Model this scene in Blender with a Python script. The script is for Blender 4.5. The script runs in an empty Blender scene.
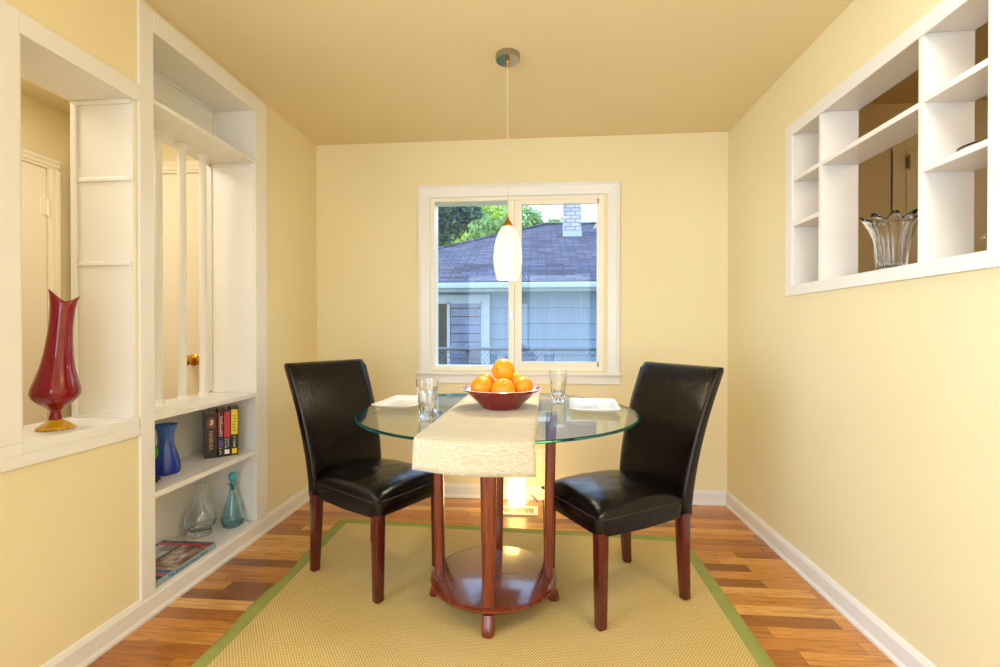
import bpy, bmesh, math, random
from mathutils import Vector, Matrix
random.seed(7)
PI = math.pi
scene = bpy.context.scene
COL = scene.collection

# ------------------------------------------------------------------ helpers
def lin(c):
    return tuple(((v/255.0)/12.92 if v/255.0 <= 0.04045 else ((v/255.0+0.055)/1.055)**2.4) for v in c)

class NT:
    def __init__(s, name):
        s.m = bpy.data.materials.new(name); s.m.use_nodes = True
        s.t = s.m.node_tree; s.n = s.t.nodes
        s.b = s.n['Principled BSDF']; s.out = s.n['Material Output']
    def add(s, typ, **kw):
        nd = s.n.new(typ)
        for k, v in kw.items(): setattr(nd, k, v)
        return nd
    def lk(s, a, b): s.t.links.new(a, b)
    def setv(s, nd, **kw):
        for k, v in kw.items(): nd.inputs[k].default_value = v
    def math(s, op, a, b=None, c=None):
        nd = s.add('ShaderNodeMath', operation=op)
        for i, v in enumerate((a, b, c)):
            if v is None: continue
            if isinstance(v, (int, float)): nd.inputs[i].default_value = v
            else: s.lk(v, nd.inputs[i])
        return nd.outputs[0]
    def coord(s, kind='Object', scale=(1, 1, 1), loc=(0, 0, 0)):
        tc = s.add('ShaderNodeTexCoord'); mp = s.add('ShaderNodeMapping')
        mp.inputs['Scale'].default_value = scale; mp.inputs['Location'].default_value = loc
        s.lk(tc.outputs[kind], mp.inputs['Vector']); return mp.outputs[0]
    def noise(s, vec, scale, detail=3, rough=.5, dist=0):
        nd = s.add('ShaderNodeTexNoise'); nd.inputs['Scale'].default_value = scale
        nd.inputs['Detail'].default_value = detail; nd.inputs['Roughness'].default_value = rough
        nd.inputs['Distortion'].default_value = dist
        s.lk(vec, nd.inputs['Vector']); return nd.outputs['Fac']
    def ramp(s, fac, stops, interp='LINEAR'):
        nd = s.add('ShaderNodeValToRGB'); cr = nd.color_ramp; cr.interpolation = interp
        while len(cr.elements) < len(stops): cr.elements.new(.5)
        for e, (p, c) in zip(cr.elements, stops):
            e.position = p; e.color = (*c, 1)
        s.lk(fac, nd.inputs[0]); return nd.outputs[0]
    def mix(s, fac, a, b, mode='MIX'):
        nd = s.add('ShaderNodeMix', data_type='RGBA', blend_type=mode)
        for i, v in ((0, fac), (6, a), (7, b)):
            if isinstance(v, (int, float)): nd.inputs[i].default_value = v
            elif isinstance(v, tuple): nd.inputs[i].default_value = (*v, 1)
            else: s.lk(v, nd.inputs[i])
        return nd.outputs[2]
    def bump(s, h, strength=.2, dist=.002):
        nd = s.add('ShaderNodeBump'); nd.inputs['Strength'].default_value = strength
        nd.inputs['Distance'].default_value = dist
        s.lk(h, nd.inputs['Height']); s.lk(nd.outputs[0], s.b.inputs['Normal'])

def simple(name, rgb, rough=.5, metal=0, coat=0, spec=.5, var=0.04, vs=6, bmp=0, bs=60):
    n = NT(name); c = lin(rgb)
    v = n.coord()
    f = n.noise(v, vs, 3)
    lo = tuple(x*(1-var) for x in c); hi = tuple(min(1, x*(1+var)) for x in c)
    n.lk(n.ramp(f, [(.3, lo), (.7, hi)]), n.b.inputs['Base Color'])
    n.setv(n.b, Roughness=rough, Metallic=metal)
    n.b.inputs['Coat Weight'].default_value = coat
    n.b.inputs['Specular IOR Level'].default_value = spec
    if bmp: n.bump(n.noise(v, bs, 3), bmp, .001)
    return n.m

def glassm(name, rgb=(255, 255, 255), rough=0.0, ior=1.45):
    n = NT(name)
    g = n.add('ShaderNodeBsdfGlass'); g.inputs['Color'].default_value = (*lin(rgb), 1)
    g.inputs['Roughness'].default_value = rough; g.inputs['IOR'].default_value = ior
    n.lk(g.outputs[0], n.out.inputs[0]); return n.m

def thinglass(name, rgb=(255, 255, 255), ior=1.5, refl=1.0):
    # clear sheet glass: transmits straight through, reflects by Fresnel on both faces
    n = NT(name)
    tr = n.add('ShaderNodeBsdfTransparent'); tr.inputs[0].default_value = (*lin(rgb), 1)
    gl = n.add('ShaderNodeBsdfGlossy'); gl.inputs['Roughness'].default_value = 0
    geo = n.add('ShaderNodeNewGeometry')
    fr = n.add('ShaderNodeFresnel')
    i = n.math('MULTIPLY_ADD', geo.outputs['Backfacing'], 1/ior-ior, ior)
    n.lk(i, fr.inputs['IOR'])
    f = n.math('MULTIPLY', fr.outputs[0], refl)
    mx = n.add('ShaderNodeMixShader'); n.lk(f, mx.inputs[0]); n.lk(tr.outputs[0], mx.inputs[1]); n.lk(gl.outputs[0], mx.inputs[2])
    n.lk(mx.outputs[0], n.out.inputs[0]); return n.m

def obj(name, bm, mat, parent=None, smooth=False, angle=None, loc=None):
    me = bpy.data.meshes.new(name)
    bmesh.ops.recalc_face_normals(bm, faces=bm.faces)
    bm.to_mesh(me); bm.free()
    for m in (mat if isinstance(mat, (list, tuple)) else [mat]): me.materials.append(m)
    if smooth:
        for p in me.polygons: p.use_smooth = True
        if angle is not None:
            me.set_sharp_from_angle(angle=math.radians(angle))
    o = bpy.data.objects.new(name, me); COL.objects.link(o)
    if parent is not None: o.parent = parent
    if loc: o.location = loc
    return o

def tag(o, label=None, cat=None, group=None, kind=None):
    if label: o['label'] = label
    if cat: o['category'] = cat
    if group: o['group'] = group
    if kind: o['kind'] = kind
    return o

def thing(name, label, cat, loc=(0, 0, 0), rz=0, group=None, kind=None):
    o = bpy.data.objects.new(name, None); COL.objects.link(o)
    o.location = loc; o.rotation_euler = (0, 0, rz); o.empty_display_size = .05
    return tag(o, label, cat, group, kind)

def copy_tree(o, parent=None):
    c = o.copy(); COL.objects.link(c)
    if parent is not None: c.parent = parent
    for ch in list(o.children): copy_tree(ch, c)
    return c

def box(bm, x0, x1, y0, y1, z0, z1, bev=0, seg=2, mi=0, rot=None, about=None):
    vs = [bm.verts.new((x, y, z)) for z in (z0, z1) for y in (y0, y1) for x in (x0, x1)]
    fs = [(0, 2, 3, 1), (4, 5, 7, 6), (0, 1, 5, 4), (2, 6, 7, 3), (0, 4, 6, 2), (1, 3, 7, 5)]
    faces = [bm.faces.new([vs[i] for i in f]) for f in fs]
    for f in faces: f.material_index = mi
    if rot is not None:
        bmesh.ops.rotate(bm, verts=vs, cent=about or ((x0+x1)/2, (y0+y1)/2, (z0+z1)/2), matrix=rot)
    if bev:
        es = list({e for f in faces for e in f.edges})
        r = bmesh.ops.bevel(bm, geom=es, offset=bev, segments=seg, affect='EDGES', profile=.5)
        for f in r['faces']: f.material_index = mi
    return bm

def boxes(*bs, bev=0):
    bm = bmesh.new()
    for b in bs: box(bm, *b, bev=bev)
    return bm

def loft(bm, rings, cap0=True, cap1=True, mi=0, loop=False):
    R = [[bm.verts.new(p) for p in r] for r in rings]
    n = len(R[0]); last = len(R) if loop else len(R)-1
    for i in range(last):
        a, b = R[i], R[(i+1) % len(R)]
        for j in range(n):
            f = bm.faces.new((a[j], a[(j+1) % n], b[(j+1) % n], b[j])); f.material_index = mi
    if not loop:
        if cap0: bm.faces.new(list(reversed(R[0]))).material_index = mi
        if cap1: bm.faces.new(R[-1]).material_index = mi
    return R

def lathe(bm, prof, seg=32, c=(0, 0, 0), cap0=True, cap1=True, fn=None, mi=0):
    rings = []
    for k, (r, z) in enumerate(prof):
        ring = []
        for i in range(seg):
            a = 2*PI*i/seg
            rr, zz, ox, oy = r, z, 0, 0
            if fn: rr, zz, ox, oy = fn(k, a, r, z)
            ring.append((c[0]+ox+rr*math.cos(a), c[1]+oy+rr*math.sin(a), c[2]+zz))
        rings.append(ring)
    return loft(bm, rings, cap0, cap1, mi)

def tube(bm, pts, r, seg=8, closed=False, mi=0, rf=None):
    P = [Vector(p) for p in pts]; rings = []; prev = None
    n = len(P)
    for i, p in enumerate(P):
        if closed: t = (P[(i+1) % n]-P[i-1])
        else: t = P[min(i+1, n-1)]-P[max(i-1, 0)]
        t.normalize()
        if prev is None:
            u = Vector((0, 0, 1)) if abs(t.z) < .9 else Vector((1, 0, 0))
            u = (u-t*u.dot(t)).normalized()
        else:
            u = (prev-t*prev.dot(t)).normalized()
        prev = u; w = t.cross(u)
        rr = rf(i) if rf else r
        rings.append([tuple(p+(u*math.cos(2*PI*k/seg)+w*math.sin(2*PI*k/seg))*rr) for k in range(seg)])
    loft(bm, rings, mi=mi, loop=closed)

def rrect(hx, hy, e=5, n=32):
    out = []
    for i in range(n):
        a = 2*PI*i/n; c, s = math.cos(a), math.sin(a)
        out.append((hx*math.copysign(abs(c)**(2/e), c), hy*math.copysign(abs(s)**(2/e), s)))
    return out

def text_mesh(name, body, size, mat, parent, M, extrude=.0004, align='CENTER', sx=1.0):
    cu = bpy.data.curves.new(name, 'FONT'); cu.body = body; cu.size = size; cu.extrude = extrude
    cu.align_x = align; cu.align_y = 'CENTER'
    tmp = bpy.data.objects.new('tmp_text', cu); COL.objects.link(tmp)
    dg = bpy.context.evaluated_depsgraph_get(); dg.update()
    me = bpy.data.meshes.new_from_object(tmp.evaluated_get(dg))
    bpy.data.objects.remove(tmp)
    me.transform(Matrix.Diagonal((sx, 1, 1, 1))); me.transform(M)
    me.materials.clear(); me.materials.append(mat)
    o = bpy.data.objects.new(name, me); COL.objects.link(o); o.parent = parent
    return o

# ------------------------------------------------------------------ materials
def wall_paint(name, rgb):
    n = NT(name); v = n.coord('Object')
    c = lin(rgb)
    f = n.noise(v, 1.2, 2)
    n.lk(n.ramp(f, [(.3, tuple(x*.97 for x in c)), (.7, tuple(min(1, x*1.02) for x in c))]), n.b.inputs['Base Color'])
    n.setv(n.b, Roughness=.55); n.b.inputs['Specular IOR Level'].default_value = .35
    n.bump(n.noise(v, 90, 4), .12, .0015)
    return n.m
PAINT = wall_paint('cream_wall_paint', (230, 217, 176))
CEILP = wall_paint('ceiling_paint', (224, 209, 170))
WHITE = simple('white_trim_paint', (228, 226, 222), .3, var=.012, vs=3, bmp=.04, bs=40)
VINYL = simple('almond_window_vinyl', (238, 230, 212), .35, var=.01)
DOORW = simple('off_white_door_paint', (238, 229, 206), .4, var=.012)

def floor_mat():
    n = NT('oak_strip_floor'); v = n.coord('Object')
    sp = n.add('ShaderNodeSeparateXYZ'); n.lk(v, sp.inputs[0])
    x, y = sp.outputs[0], sp.outputs[1]
    W, L = .068, .95
    ys = n.math('DIVIDE', y, W); row = n.math('FLOOR', ys); fy = n.math('FRACT', ys)
    wn = n.add('ShaderNodeTexWhiteNoise', noise_dimensions='1D'); n.lk(row, wn.inputs['W'])
    off = n.math('MULTIPLY', wn.outputs['Value'], 7.3)
    xs = n.math('ADD', n.math('DIVIDE', x, L), off); pid = n.math('FLOOR', xs); fx = n.math('FRACT', xs)
    cb = n.add('ShaderNodeCombineXYZ'); n.lk(row, cb.inputs[0]); n.lk(pid, cb.inputs[1])
    w2 = n.add('ShaderNodeTexWhiteNoise', noise_dimensions='3D'); n.lk(cb.outputs[0], w2.inputs['Vector'])
    base = n.ramp(w2.outputs['Value'], [(0, lin((128, 74, 26))), (.2, lin((168, 102, 38))), (.5, lin((194, 126, 50))),
                                        (.78, lin((212, 148, 68))), (1, lin((228, 178, 100)))])
    # grain: stretched along the board, shifted per plank
    cb2 = n.add('ShaderNodeCombineXYZ')
    n.lk(n.math('MULTIPLY_ADD', w2.outputs['Value'], 19.0, n.math('MULTIPLY', x, 2.2)), cb2.inputs[0])
    n.lk(n.math('MULTIPLY', y, 24), cb2.inputs[1]); n.lk(n.math('MULTIPLY', w2.outputs['Value'], 31.0), cb2.inputs[2])
    g = n.noise(cb2.outputs[0], 2.2, 6, .62, 1.4)
    gr = n.ramp(g, [(.28, (.42, .34, .28)), (.45, (.86, .83, .8)), (.6, (1.05, 1.05, 1.05)), (.8, (1.18, 1.18, 1.16))])
    col = n.mix(1.0, base, gr, 'MULTIPLY')
    kn = n.noise(cb2.outputs[0], 1.1, 3, .5, 2.5)
    col = n.mix(n.math('MULTIPLY', n.ramp(kn, [(.66, (0, 0, 0)), (.74, (1, 1, 1))]), .55), col, lin((92, 44, 20)))
    e1 = n.math('LESS_THAN', fy, .022); e2 = n.math('LESS_THAN', fx, .0022)
    e = n.math('MAXIMUM', e1, e2)
    col = n.mix(n.math('MULTIPLY', e, .75), col, lin((60, 30, 14)))
    n.lk(col, n.b.inputs['Base Color']); n.setv(n.b, Roughness=.28)
    n.b.inputs['Coat Weight'].default_value = .25; n.b.inputs['Coat Roughness'].default_value = .15
    n.bump(n.math('SUBTRACT', n.math('MULTIPLY', g, .3), e), .25, .001)
    return n.m
FLOORM = floor_mat()

def rug_mat():
    n = NT('sisal_weave'); v = n.coord('Object')
    sp = n.add('ShaderNodeSeparateXYZ'); n.lk(v, sp.inputs[0]); x, y = sp.outputs[0], sp.outputs[1]
    K = 2*PI/.011
    row = n.math('FLOOR', n.math('DIVIDE', y, .0075))
    sh = n.math('MULTIPLY', n.math('MODULO', row, 2), PI)
    wx = n.math('SINE', n.math('MULTIPLY_ADD', x, K, sh))
    wy = n.math('ABSOLUTE', n.math('SINE', n.math('MULTIPLY', y, PI/.0075)))
    h = n.math('MULTIPLY', n.math('MULTIPLY_ADD', wx, .5, .5), wy)
    h = n.math('MULTIPLY_ADD', n.noise(v, 140, 3), .5, n.math('MULTIPLY', h, .75))
    big = n.noise(v, 2.2, 3)
    a = n.ramp(h, [(.12, lin((150, 120, 60))), (.45, lin((198, 168, 104))), (.85, lin((228, 206, 156)))])
    b = n.mix(n.ramp(big, [(.35, (0, 0, 0)), (.7, (.35, .35, .35))]), a, lin((196, 164, 78)))
    n.lk(b, n.b.inputs['Base Color']); n.setv(n.b, Roughness=.95); n.b.inputs['Specular IOR Level'].default_value = .1
    n.bump(h, .5, .002)
    return n.m
RUGM = rug_mat()
RUGB = simple('olive_green_binding', (146, 150, 80), .85, var=.08, vs=9, bmp=.2, bs=300, spec=.15)

def wood(name, dark, lightc, rough=.25, axis=2):
    n = NT(name); sc = [30, 30, 30]; sc[axis] = 2.5
    v = n.coord('Object', tuple(sc))
    g = n.noise(v, 1.5, 5, .6, .8)
    n.lk(n.ramp(g, [(.3, lin(dark)), (.65, lin(lightc))]), n.b.inputs['Base Color'])
    n.setv(n.b, Roughness=rough); n.b.inputs['Coat Weight'].default_value = .5; n.b.inputs['Coat Roughness'].default_value = .12
    return n.m
CHERRY = wood('cherry_red_wood', (58, 10, 8), (92, 22, 16))
TABLEW = wood('table_cherry_wood', (78, 22, 10), (128, 50, 26))

def veneer():
    n = NT('pie_matched_veneer'); tc = n.add('ShaderNodeTexCoord')
    sp = n.add('ShaderNodeSeparateXYZ'); n.lk(tc.outputs['Object'], sp.inputs[0])
    a = n.math('ARCTAN2', sp.outputs[1], sp.outputs[0])
    k = n.math('FLOOR', n.math('DIVIDE', a, PI/4))
    wn = n.add('ShaderNodeTexWhiteNoise', noise_dimensions='1D'); n.lk(k, wn.inputs['W'])
    rad = n.math('SQRT', n.math('ADD', n.math('POWER', sp.outputs[0], 2), n.math('POWER', sp.outputs[1], 2)))
    cb = n.add('ShaderNodeCombineXYZ'); n.lk(n.math('MULTIPLY', a, 14), cb.inputs[0]); n.lk(n.math('MULTIPLY', rad, 3), cb.inputs[1]); n.lk(wn.outputs[0], cb.inputs[2])
    g = n.noise(cb.outputs[0], 2, 4)
    c = n.mix(n.math('MULTIPLY_ADD', wn.outputs[0], .5, n.math('MULTIPLY', g, .5)), lin((84, 36, 24)), lin((128, 68, 48)))
    n.lk(c, n.b.inputs['Base Color']); n.setv(n.b, Roughness=.22); n.b.inputs['Coat Weight'].default_value = .8
    n.b.inputs['Coat Roughness'].default_value = .1
    return n.m
VENEER = veneer()

def leather():
    n = NT('dark_brown_leather'); v = n.coord('Object')
    f = n.noise(v, 7, 4)
    n.lk(n.ramp(f, [(.3, lin((5, 2, 3))), (.75, lin((14, 6, 6)))]), n.b.inputs['Base Color'])
    n.setv(n.b, Roughness=.17); n.b.inputs['Specular IOR Level'].default_value = .36
    n.b.inputs['Coat Weight'].default_value = .0; n.b.inputs['Coat Roughness'].default_value = .10
    vo = n.add('ShaderNodeTexVoronoi'); vo.inputs['Scale'].default_value = 260; n.lk(v, vo.inputs['Vector'])
    h = n.math('ADD', n.math('MULTIPLY', vo.outputs['Distance'], .35), n.math('MULTIPLY', n.noise(v, 14, 4, .6, 1.0), 2.2))
    n.bump(h, .22, .005)
    return n.m
LEATHER = leather()
PIPING = simple('leather_piping', (40, 20, 18), .3, spec=.6)

def linen():
    n = NT('slubbed_linen'); v = n.coord('Object', (12, 460, 380))
    g = n.noise(v, 1.0, 5, .65)
    v2 = n.coord('Object', (400, 30, 30)); g2 = n.noise(v2, 1, 2)
    c = n.ramp(g, [(.3, lin((164, 148, 118))), (.5, lin((192, 180, 152))), (.72, lin((214, 205, 184)))])
    n.lk(c, n.b.inputs['Base Color']); n.setv(n.b, Roughness=.85); n.b.inputs['Specular IOR Level'].default_value = .15
    n.b.inputs['Sheen Weight'].default_value = .2
    n.bump(n.math('ADD', g, n.math('MULTIPLY', g2, .5)), .5, .0015)
    return n.m
LINEN = linen()
BRASS = simple('brushed_brass', (196, 150, 72), .25, 1, var=.06)
BRASSP = simple('polished_brass', (206, 156, 60), .12, 1, var=.04)
CHROME = simple('brushed_nickel', (176, 172, 160), .13, 1, var=.04)
BLACKP = simple('black_plastic', (20, 20, 22), .4)
GREYP = simple('grey_plastic', (150, 146, 140), .45)
IVORY = simple('ivory_plastic', (240, 230, 206), .35, var=.01)
CORD = simple('clear_grey_cord', (206, 196, 176), .35)
CHINA = simple('white_china', (236, 238, 246), .12, coat=.5, var=.006)
BOWLR = simple('red_glazed_ceramic', (124, 12, 22), .18, coat=.6, var=.06)
BOWLI = simple('pale_bowl_rim_glaze', (226, 214, 222), .15, coat=.6, var=.05)
GT = thinglass('tabletop_clear_glass', (248, 253, 250), 1.5, 1.0)
GEDGE = glassm('teal_glass_edge', (60, 140, 130), .08)
PANE = thinglass('window_pane_glass', (252, 254, 255), 1.5, .5)
CLEAR = glassm('clear_crystal', (253, 254, 255))
CLEARB = glassm('pale_blue_glass', (238, 251, 254))
TEALG = simple('turquoise_glass', (40, 160, 186), .1, coat=.8, var=.1)
BLUEG = None

def colour_glass(name, dark, lightc, trans=.35, z0=0, z1=.2):
    n = NT(name); v = n.coord('Object')
    sp = n.add('ShaderNodeSeparateXYZ'); n.lk(v, sp.inputs[0])
    t = n.math('DIVIDE', n.math('SUBTRACT', sp.outputs[2], z0), z1-z0)
    n.lk(n.ramp(t, [(0, lin(dark)), (1, lin(lightc))]), n.b.inputs['Base Color'])
    n.setv(n.b, Roughness=.06); n.b.inputs['Transmission Weight'].default_value = trans
    n.b.inputs['Coat Weight'].default_value = .2
    return n.m
BLUEG = colour_glass('cobalt_blue_glass', (30, 44, 178), (78, 128, 220), .3, 0, .22)
REDG = colour_glass('ruby_red_glass', (136, 2, 16), (150, 2, 28), .25, 0, .5)
AMBER = colour_glass('amber_yellow_glass', (214, 158, 6), (222, 170, 10), .3, 0, .03)
GREENG = colour_glass('green_glass', (16, 120, 26), (40, 160, 40), .3, 0, .2)
NAVYG = colour_glass('dark_navy_glass', (10, 14, 40), (20, 26, 60), .3, 0, .2)

def orange_mat():
    n = NT('orange_peel'); v = n.coord('Object')
    f = n.noise(v, 14, 3)
    n.lk(n.ramp(f, [(.3, lin((232, 132, 4))), (.7, lin((248, 164, 12)))]), n.b.inputs['Base Color'])
    n.setv(n.b, Roughness=.38); n.b.inputs['Subsurface Weight'].default_value = .1
    n.b.inputs['Subsurface Radius'].default_value = (.02, .01, .004)
    vo = n.add('ShaderNodeTexVoronoi'); vo.inputs['Scale'].default_value = 330; n.lk(v, vo.inputs['Vector'])
    n.bump(vo.outputs['Distance'], .35, .0008)
    return n.m
ORANGE = orange_mat()
NAVEL = simple('orange_navel', (150, 104, 20), .7)

def emis(name, rgb, strength, stripes=False):
    n = NT(name)
    n.lk(n.rgb(rgb) if False else n.ramp(n.noise(n.coord(), 3, 1), [(0, lin(rgb)), (1, lin(rgb))]), n.b.inputs['Emission Color'])
    n.b.inputs['Emission Strength'].default_value = strength
    n.setv(n.b, Roughness=.3); n.b.inputs['Base Color'].default_value = (*lin(tuple(v*.6 for v in rgb)), 1)
    if stripes:
        v = n.coord('Object'); sp = n.add('ShaderNodeSeparateXYZ'); n.lk(v, sp.inputs[0])
        a = n.math('ARCTAN2', sp.outputs[1], sp.outputs[0])
        s1 = n.math('SINE', n.math('ADD', n.math('MULTIPLY', a, 24), n.math('MULTIPLY', sp.outputs[2], 260)))
        s2 = n.math('SINE', n.math('SUBTRACT', n.math('MULTIPLY', a, 24), n.math('MULTIPLY', sp.outputs[2], 260)))
        h = n.math('MULTIPLY', s1, s2)
        st = n.math('MULTIPLY_ADD', h, strength*.10, strength)
        n.lk(st, n.b.inputs['Emission Strength'])
        n.bump(h, .4, .001)
    return n.m
SHADE = emis('lit_opal_glass_shade', (255, 243, 220), .66, True)
LAMPG = emis('lit_frosted_lamp_glass', (255, 214, 130), 7)

# ------------------------------------------------------------------ camera
F, YAW, PIT = 465.9, .0809, -.0056
cam_d = bpy.data.cameras.new('camera'); cam = bpy.data.objects.new('camera', cam_d); COL.objects.link(cam)
cam.location = (0, 0, 1.12); cam.rotation_euler = (PI/2+PIT, 0, YAW)
cam_d.sensor_width = 36; cam_d.lens = F/1000*36; cam_d.clip_start = .02; cam_d.clip_end = 200
scene.camera = cam

XL, XR, D, Z = -1.52, 1.217, 3.104, 2.398
XLB, XRB = -1.768, 1.36          # far faces of the two side walls
RY = -2.6                        # rear wall
def struct(name, bm, m, parent=None, label=None, **k):
    o = obj(name, bm, m, parent, **k)
    if parent is None: o['kind'] = 'structure'
    if label: o['label'] = label
    return o

# ------------------------------------------------------------------ room shell
struct('floor', boxes((-2.9, 3.4, RY-.1, D+.1, -.06, 0)), FLOORM)
struct('ceiling', boxes((XLB, 3.4, RY-.1, D+.1, Z, Z+.08), (-2.9, XLB, .86, D+.1, Z, Z+.08)), CEILP)
O1a, O1b = 1.248, 1.652          # pass-through opening in the left wall
O2a, O2b = 1.724, 2.399          # bookcase opening
struct('wall_left', boxes((XLB, XL, RY, -1.7, 0, Z), (XLB, XL, -1.7, .85, 0, .3), (XLB, XL, -1.7, .85, 2.2, Z), (XLB, XL, .85, O1a, 0, Z), (XLB, XL, O1a, O1b, 0, .755), (XLB, XL, O1a, O1b, 2.0, Z),
                          (XLB, XL, O1b, O2a, 0, Z), (XLB, XL, O2a, O2b, 0, .07), (XLB, XL, O2a, O2b, 2.31, Z),
                          (XLB, XL, O2b, D, 0, Z)), PAINT)
NA, NB, NZ0, NZ1 = 1.34, 2.333, 1.334, 2.058
struct('wall_right', boxes((XR, XRB, RY, NA, 0, Z), (XR, XRB, NB, D, 0, Z), (XR, XRB, NA, NB, 0, NZ0-.012), (XR, XRB, NA, NB, NZ1+.012, Z)), PAINT)
WX0, WX1, WZ0, WZ1 = -.728, .432, .858, 2.022
struct('wall_back', boxes((XLB, WX0, D, D+.14, 0, Z), (WX1, XRB, D, D+.14, 0, Z), (WX0, WX1, D, D+.14, 0, WZ0), (WX0, WX1, D, D+.14, WZ1, Z)), PAINT)
# rear wall with a window opening added to let fill light in
struct('wall_front', boxes((XLB, -1.35, RY-.12, RY, 0, Z), (1.0, 3.4, RY-.12, RY, 0, Z), (-1.35, 1.0, RY-.12, RY, 0, .45), (-1.35, 1.0, RY-.12, RY, 2.2, Z)), PAINT)
struct('wall_hall_side', boxes((-2.88, -2.765, .95, D+.1, 0, Z)), PAINT)
struct('wall_hall_front', boxes((-2.88, XLB, .87, .95, 0, Z)), PAINT)
struct('wall_hall_end', boxes((-2.765, XLB, 2.56, 2.66, 0, Z)), PAINT)
struct('wall_kitchen_end', boxes((XRB, 3.3, 2.80, 2.9, 0, Z)), PAINT)
struct('wall_kitchen_side', boxes((3.3, 3.4, RY, D, 0, Z)), PAINT)

def base_profile_y(bm, x, sgn, y0, y1):     # runs along y, on a wall at x, sticking out by sgn
    pr = [(0, 0), (.020, 0), (.020, .010), (.014, .022), (.014, .074), (.008, .090), (0, .092)]
    loft(bm, [[(x+sgn*a, y, b) for a, b in pr] for y in (y0, y1)])
def base_profile_x(bm, y, x0, x1):
    pr = [(0, 0), (.020, 0), (.020, .010), (.014, .022), (.014, .074), (.008, .090), (0, .092)]
    loft(bm, [[(x, y-a, b) for a, b in pr] for x in (x0, x1)])
bm = bmesh.new(); base_profile_y(bm, XL, 1, RY, D); struct('baseboard_left', bm, WHITE)
bm = bmesh.new(); base_profile_y(bm, XR, -1, RY, D); struct('baseboard_right', bm, WHITE)
bm = bmesh.new(); base_profile_x(bm, D, XL+.014, XR-.014); struct('baseboard_back', bm, WHITE)

# ------------------------------------------------------------------ pass-through opening trim (left wall)
bm = boxes((XL, XL+.012, 1.11, O1a, .791, 2.055), (XL, XL+.012, O1a, 1.657, 1.990, 2.055), bev=.002)
struct('trim_1', bm, WHITE)                                              # casing
bm = bmesh.new()
box(bm, XLB-.015, XL+.0125, O1a+.001, O1b, .757, .791, bev=.002)
box(bm, XL, XL+.0125, 1.11, O1a+.001, .757, .7905, bev=.002)
box(bm, XL, XL+.012, 1.11, 1.657, .719, .757, bev=.002)
struct('trim_2', bm, WHITE)                                              # ledge with apron
bm = bmesh.new()                                                         # jamb lining with beads
box(bm, XLB, XL, O1b-.012, O1b, .789, 1.997)
box(bm, XLB, XL, O1a, O1b-.012, 1.99, 2.0)
box(bm, XLB, XL, O1a, O1a+.012, .789, 1.99)
for z in (1.374, 1.692): box(bm, XLB+.03, XL-.006, O1b-.020, O1b-.012, z-.008, z+.008, bev=.003)
box(bm, XLB+.02, XL-.004, O1b-.022, O1b-.012, 1.974, 1.99, bev=.003)
box(bm, XLB+.02, XL-.004, O1b-.022, O1b-.012, .789, .802, bev=.003)
box(bm, XLB+.002, XLB+.026, O1b-.022, O1b-.012, .789, 1.99, bev=.003)
struct('trim_3', bm, WHITE)

# ------------------------------------------------------------------ hall doors
def casing(bm, axis, a0, a1, zt, p, s, w=.085):
    # door casing round [a0,a1] up to zt, on plane p, sticking out by s
    for (u0, u1, z0, z1) in ((a0-w, a0, 0, zt), (a1, a1+w, 0, zt), (a0-w, a1+w, zt, zt+w)):
        for k, (ins, t) in enumerate(((0, .6), (.018, .85), (.045, 1.0))):
            if z1 > zt: uu0, uu1, zz0, zz1 = u0, u1, z0+ins*.9, z1
            elif u1 <= a0: uu0, uu1, zz0, zz1 = u0, u1-ins, z0, z1
            else: uu0, uu1, zz0, zz1 = u0+ins, u1, z0, z1
            q = sorted((p, p+s*t))
            if axis == 'y': box(bm, q[0], q[1], uu0, uu1, zz0, zz1)
            else: box(bm, uu0, uu1, q[0], q[1], zz0, zz1)
d1 = thing('door_1', 'plain white door with a painted hinge in the yellow hall', 'door', (-2.765, 2.0, 0), kind='structure')
bm = bmesh.new(); casing(bm, 'y', 1.62-2.0, 2.413-2.0, 2.035, 0, .024, w=.062); obj('door_casing', bm, DOORW, d1)
obj('door_panel', boxes((.002, .012, 1.625-2, 2.408-2, .008, 2.03)), DOORW, d1)
for zc in (.25, 1.815):
    bm = bmesh.new(); box(bm, .012, .016, .375, .43, zc-.045, zc+.045)
    tube(bm, [(.02, .411, zc-.05), (.02, .411, zc+.05)], .006)
    obj('hinge', bm, DOORW, d1)
d2 = thing('door_2', 'white hall door with a brass knob seen between the spindles', 'door', (-2.255, 2.56, 0), kind='structure')
bm = bmesh.new(); casing(bm, 'x', -.42, .365, 2.035, 0, -.024, w=.066); obj('door_casing', bm, DOORW, d2)
obj('door_panel', boxes((-.415, .36, -.014, -.002, .008, 2.03)), DOORW, d2)
kx, kz = .272, .952
bm = bmesh.new()
prof = [(.0, 0), (.033, 0), (.033, .006), (.028, .010), (.013, .014), (.011, .03), (.017, .036), (.026, .044), (.029, .055), (.026, .066), (.016, .072), (.0001, .073)]
lathe(bm, prof, 24); bmesh.ops.rotate(bm, verts=bm.verts, cent=(0, 0, 0), matrix=Matrix.Rotation(PI/2, 3, 'X'))
bmesh.ops.translate(bm, verts=bm.verts, vec=(kx, -.014, kz))
k = obj('door_knob', bm, BRASSP, d2, smooth=True, angle=40); k['label'] = 'round brass knob'

# kitchen door
d3 = thing('door_3', 'narrow closed door with a small hinge, seen through the wall niche', 'door', (2.215, 2.80, 0), kind='structure')
bm = bmesh.new(); casing(bm, 'x', -.16, .5, 2.135, 0, -.012, w=.07); obj('door_casing', bm, PAINT, d3)
obj('door_panel', boxes((-.155, .495, -.012, -.002, .008, 2.13)), PAINT, d3)
bm = bmesh.new(); box(bm, -.172, -.148, -.024, -.020, 2.03, 2.09); tube(bm, [(-.158, -.028, 2.02), (-.158, -.028, 2.10)], .005); obj('hinge', bm, CHROME, d3)

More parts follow.
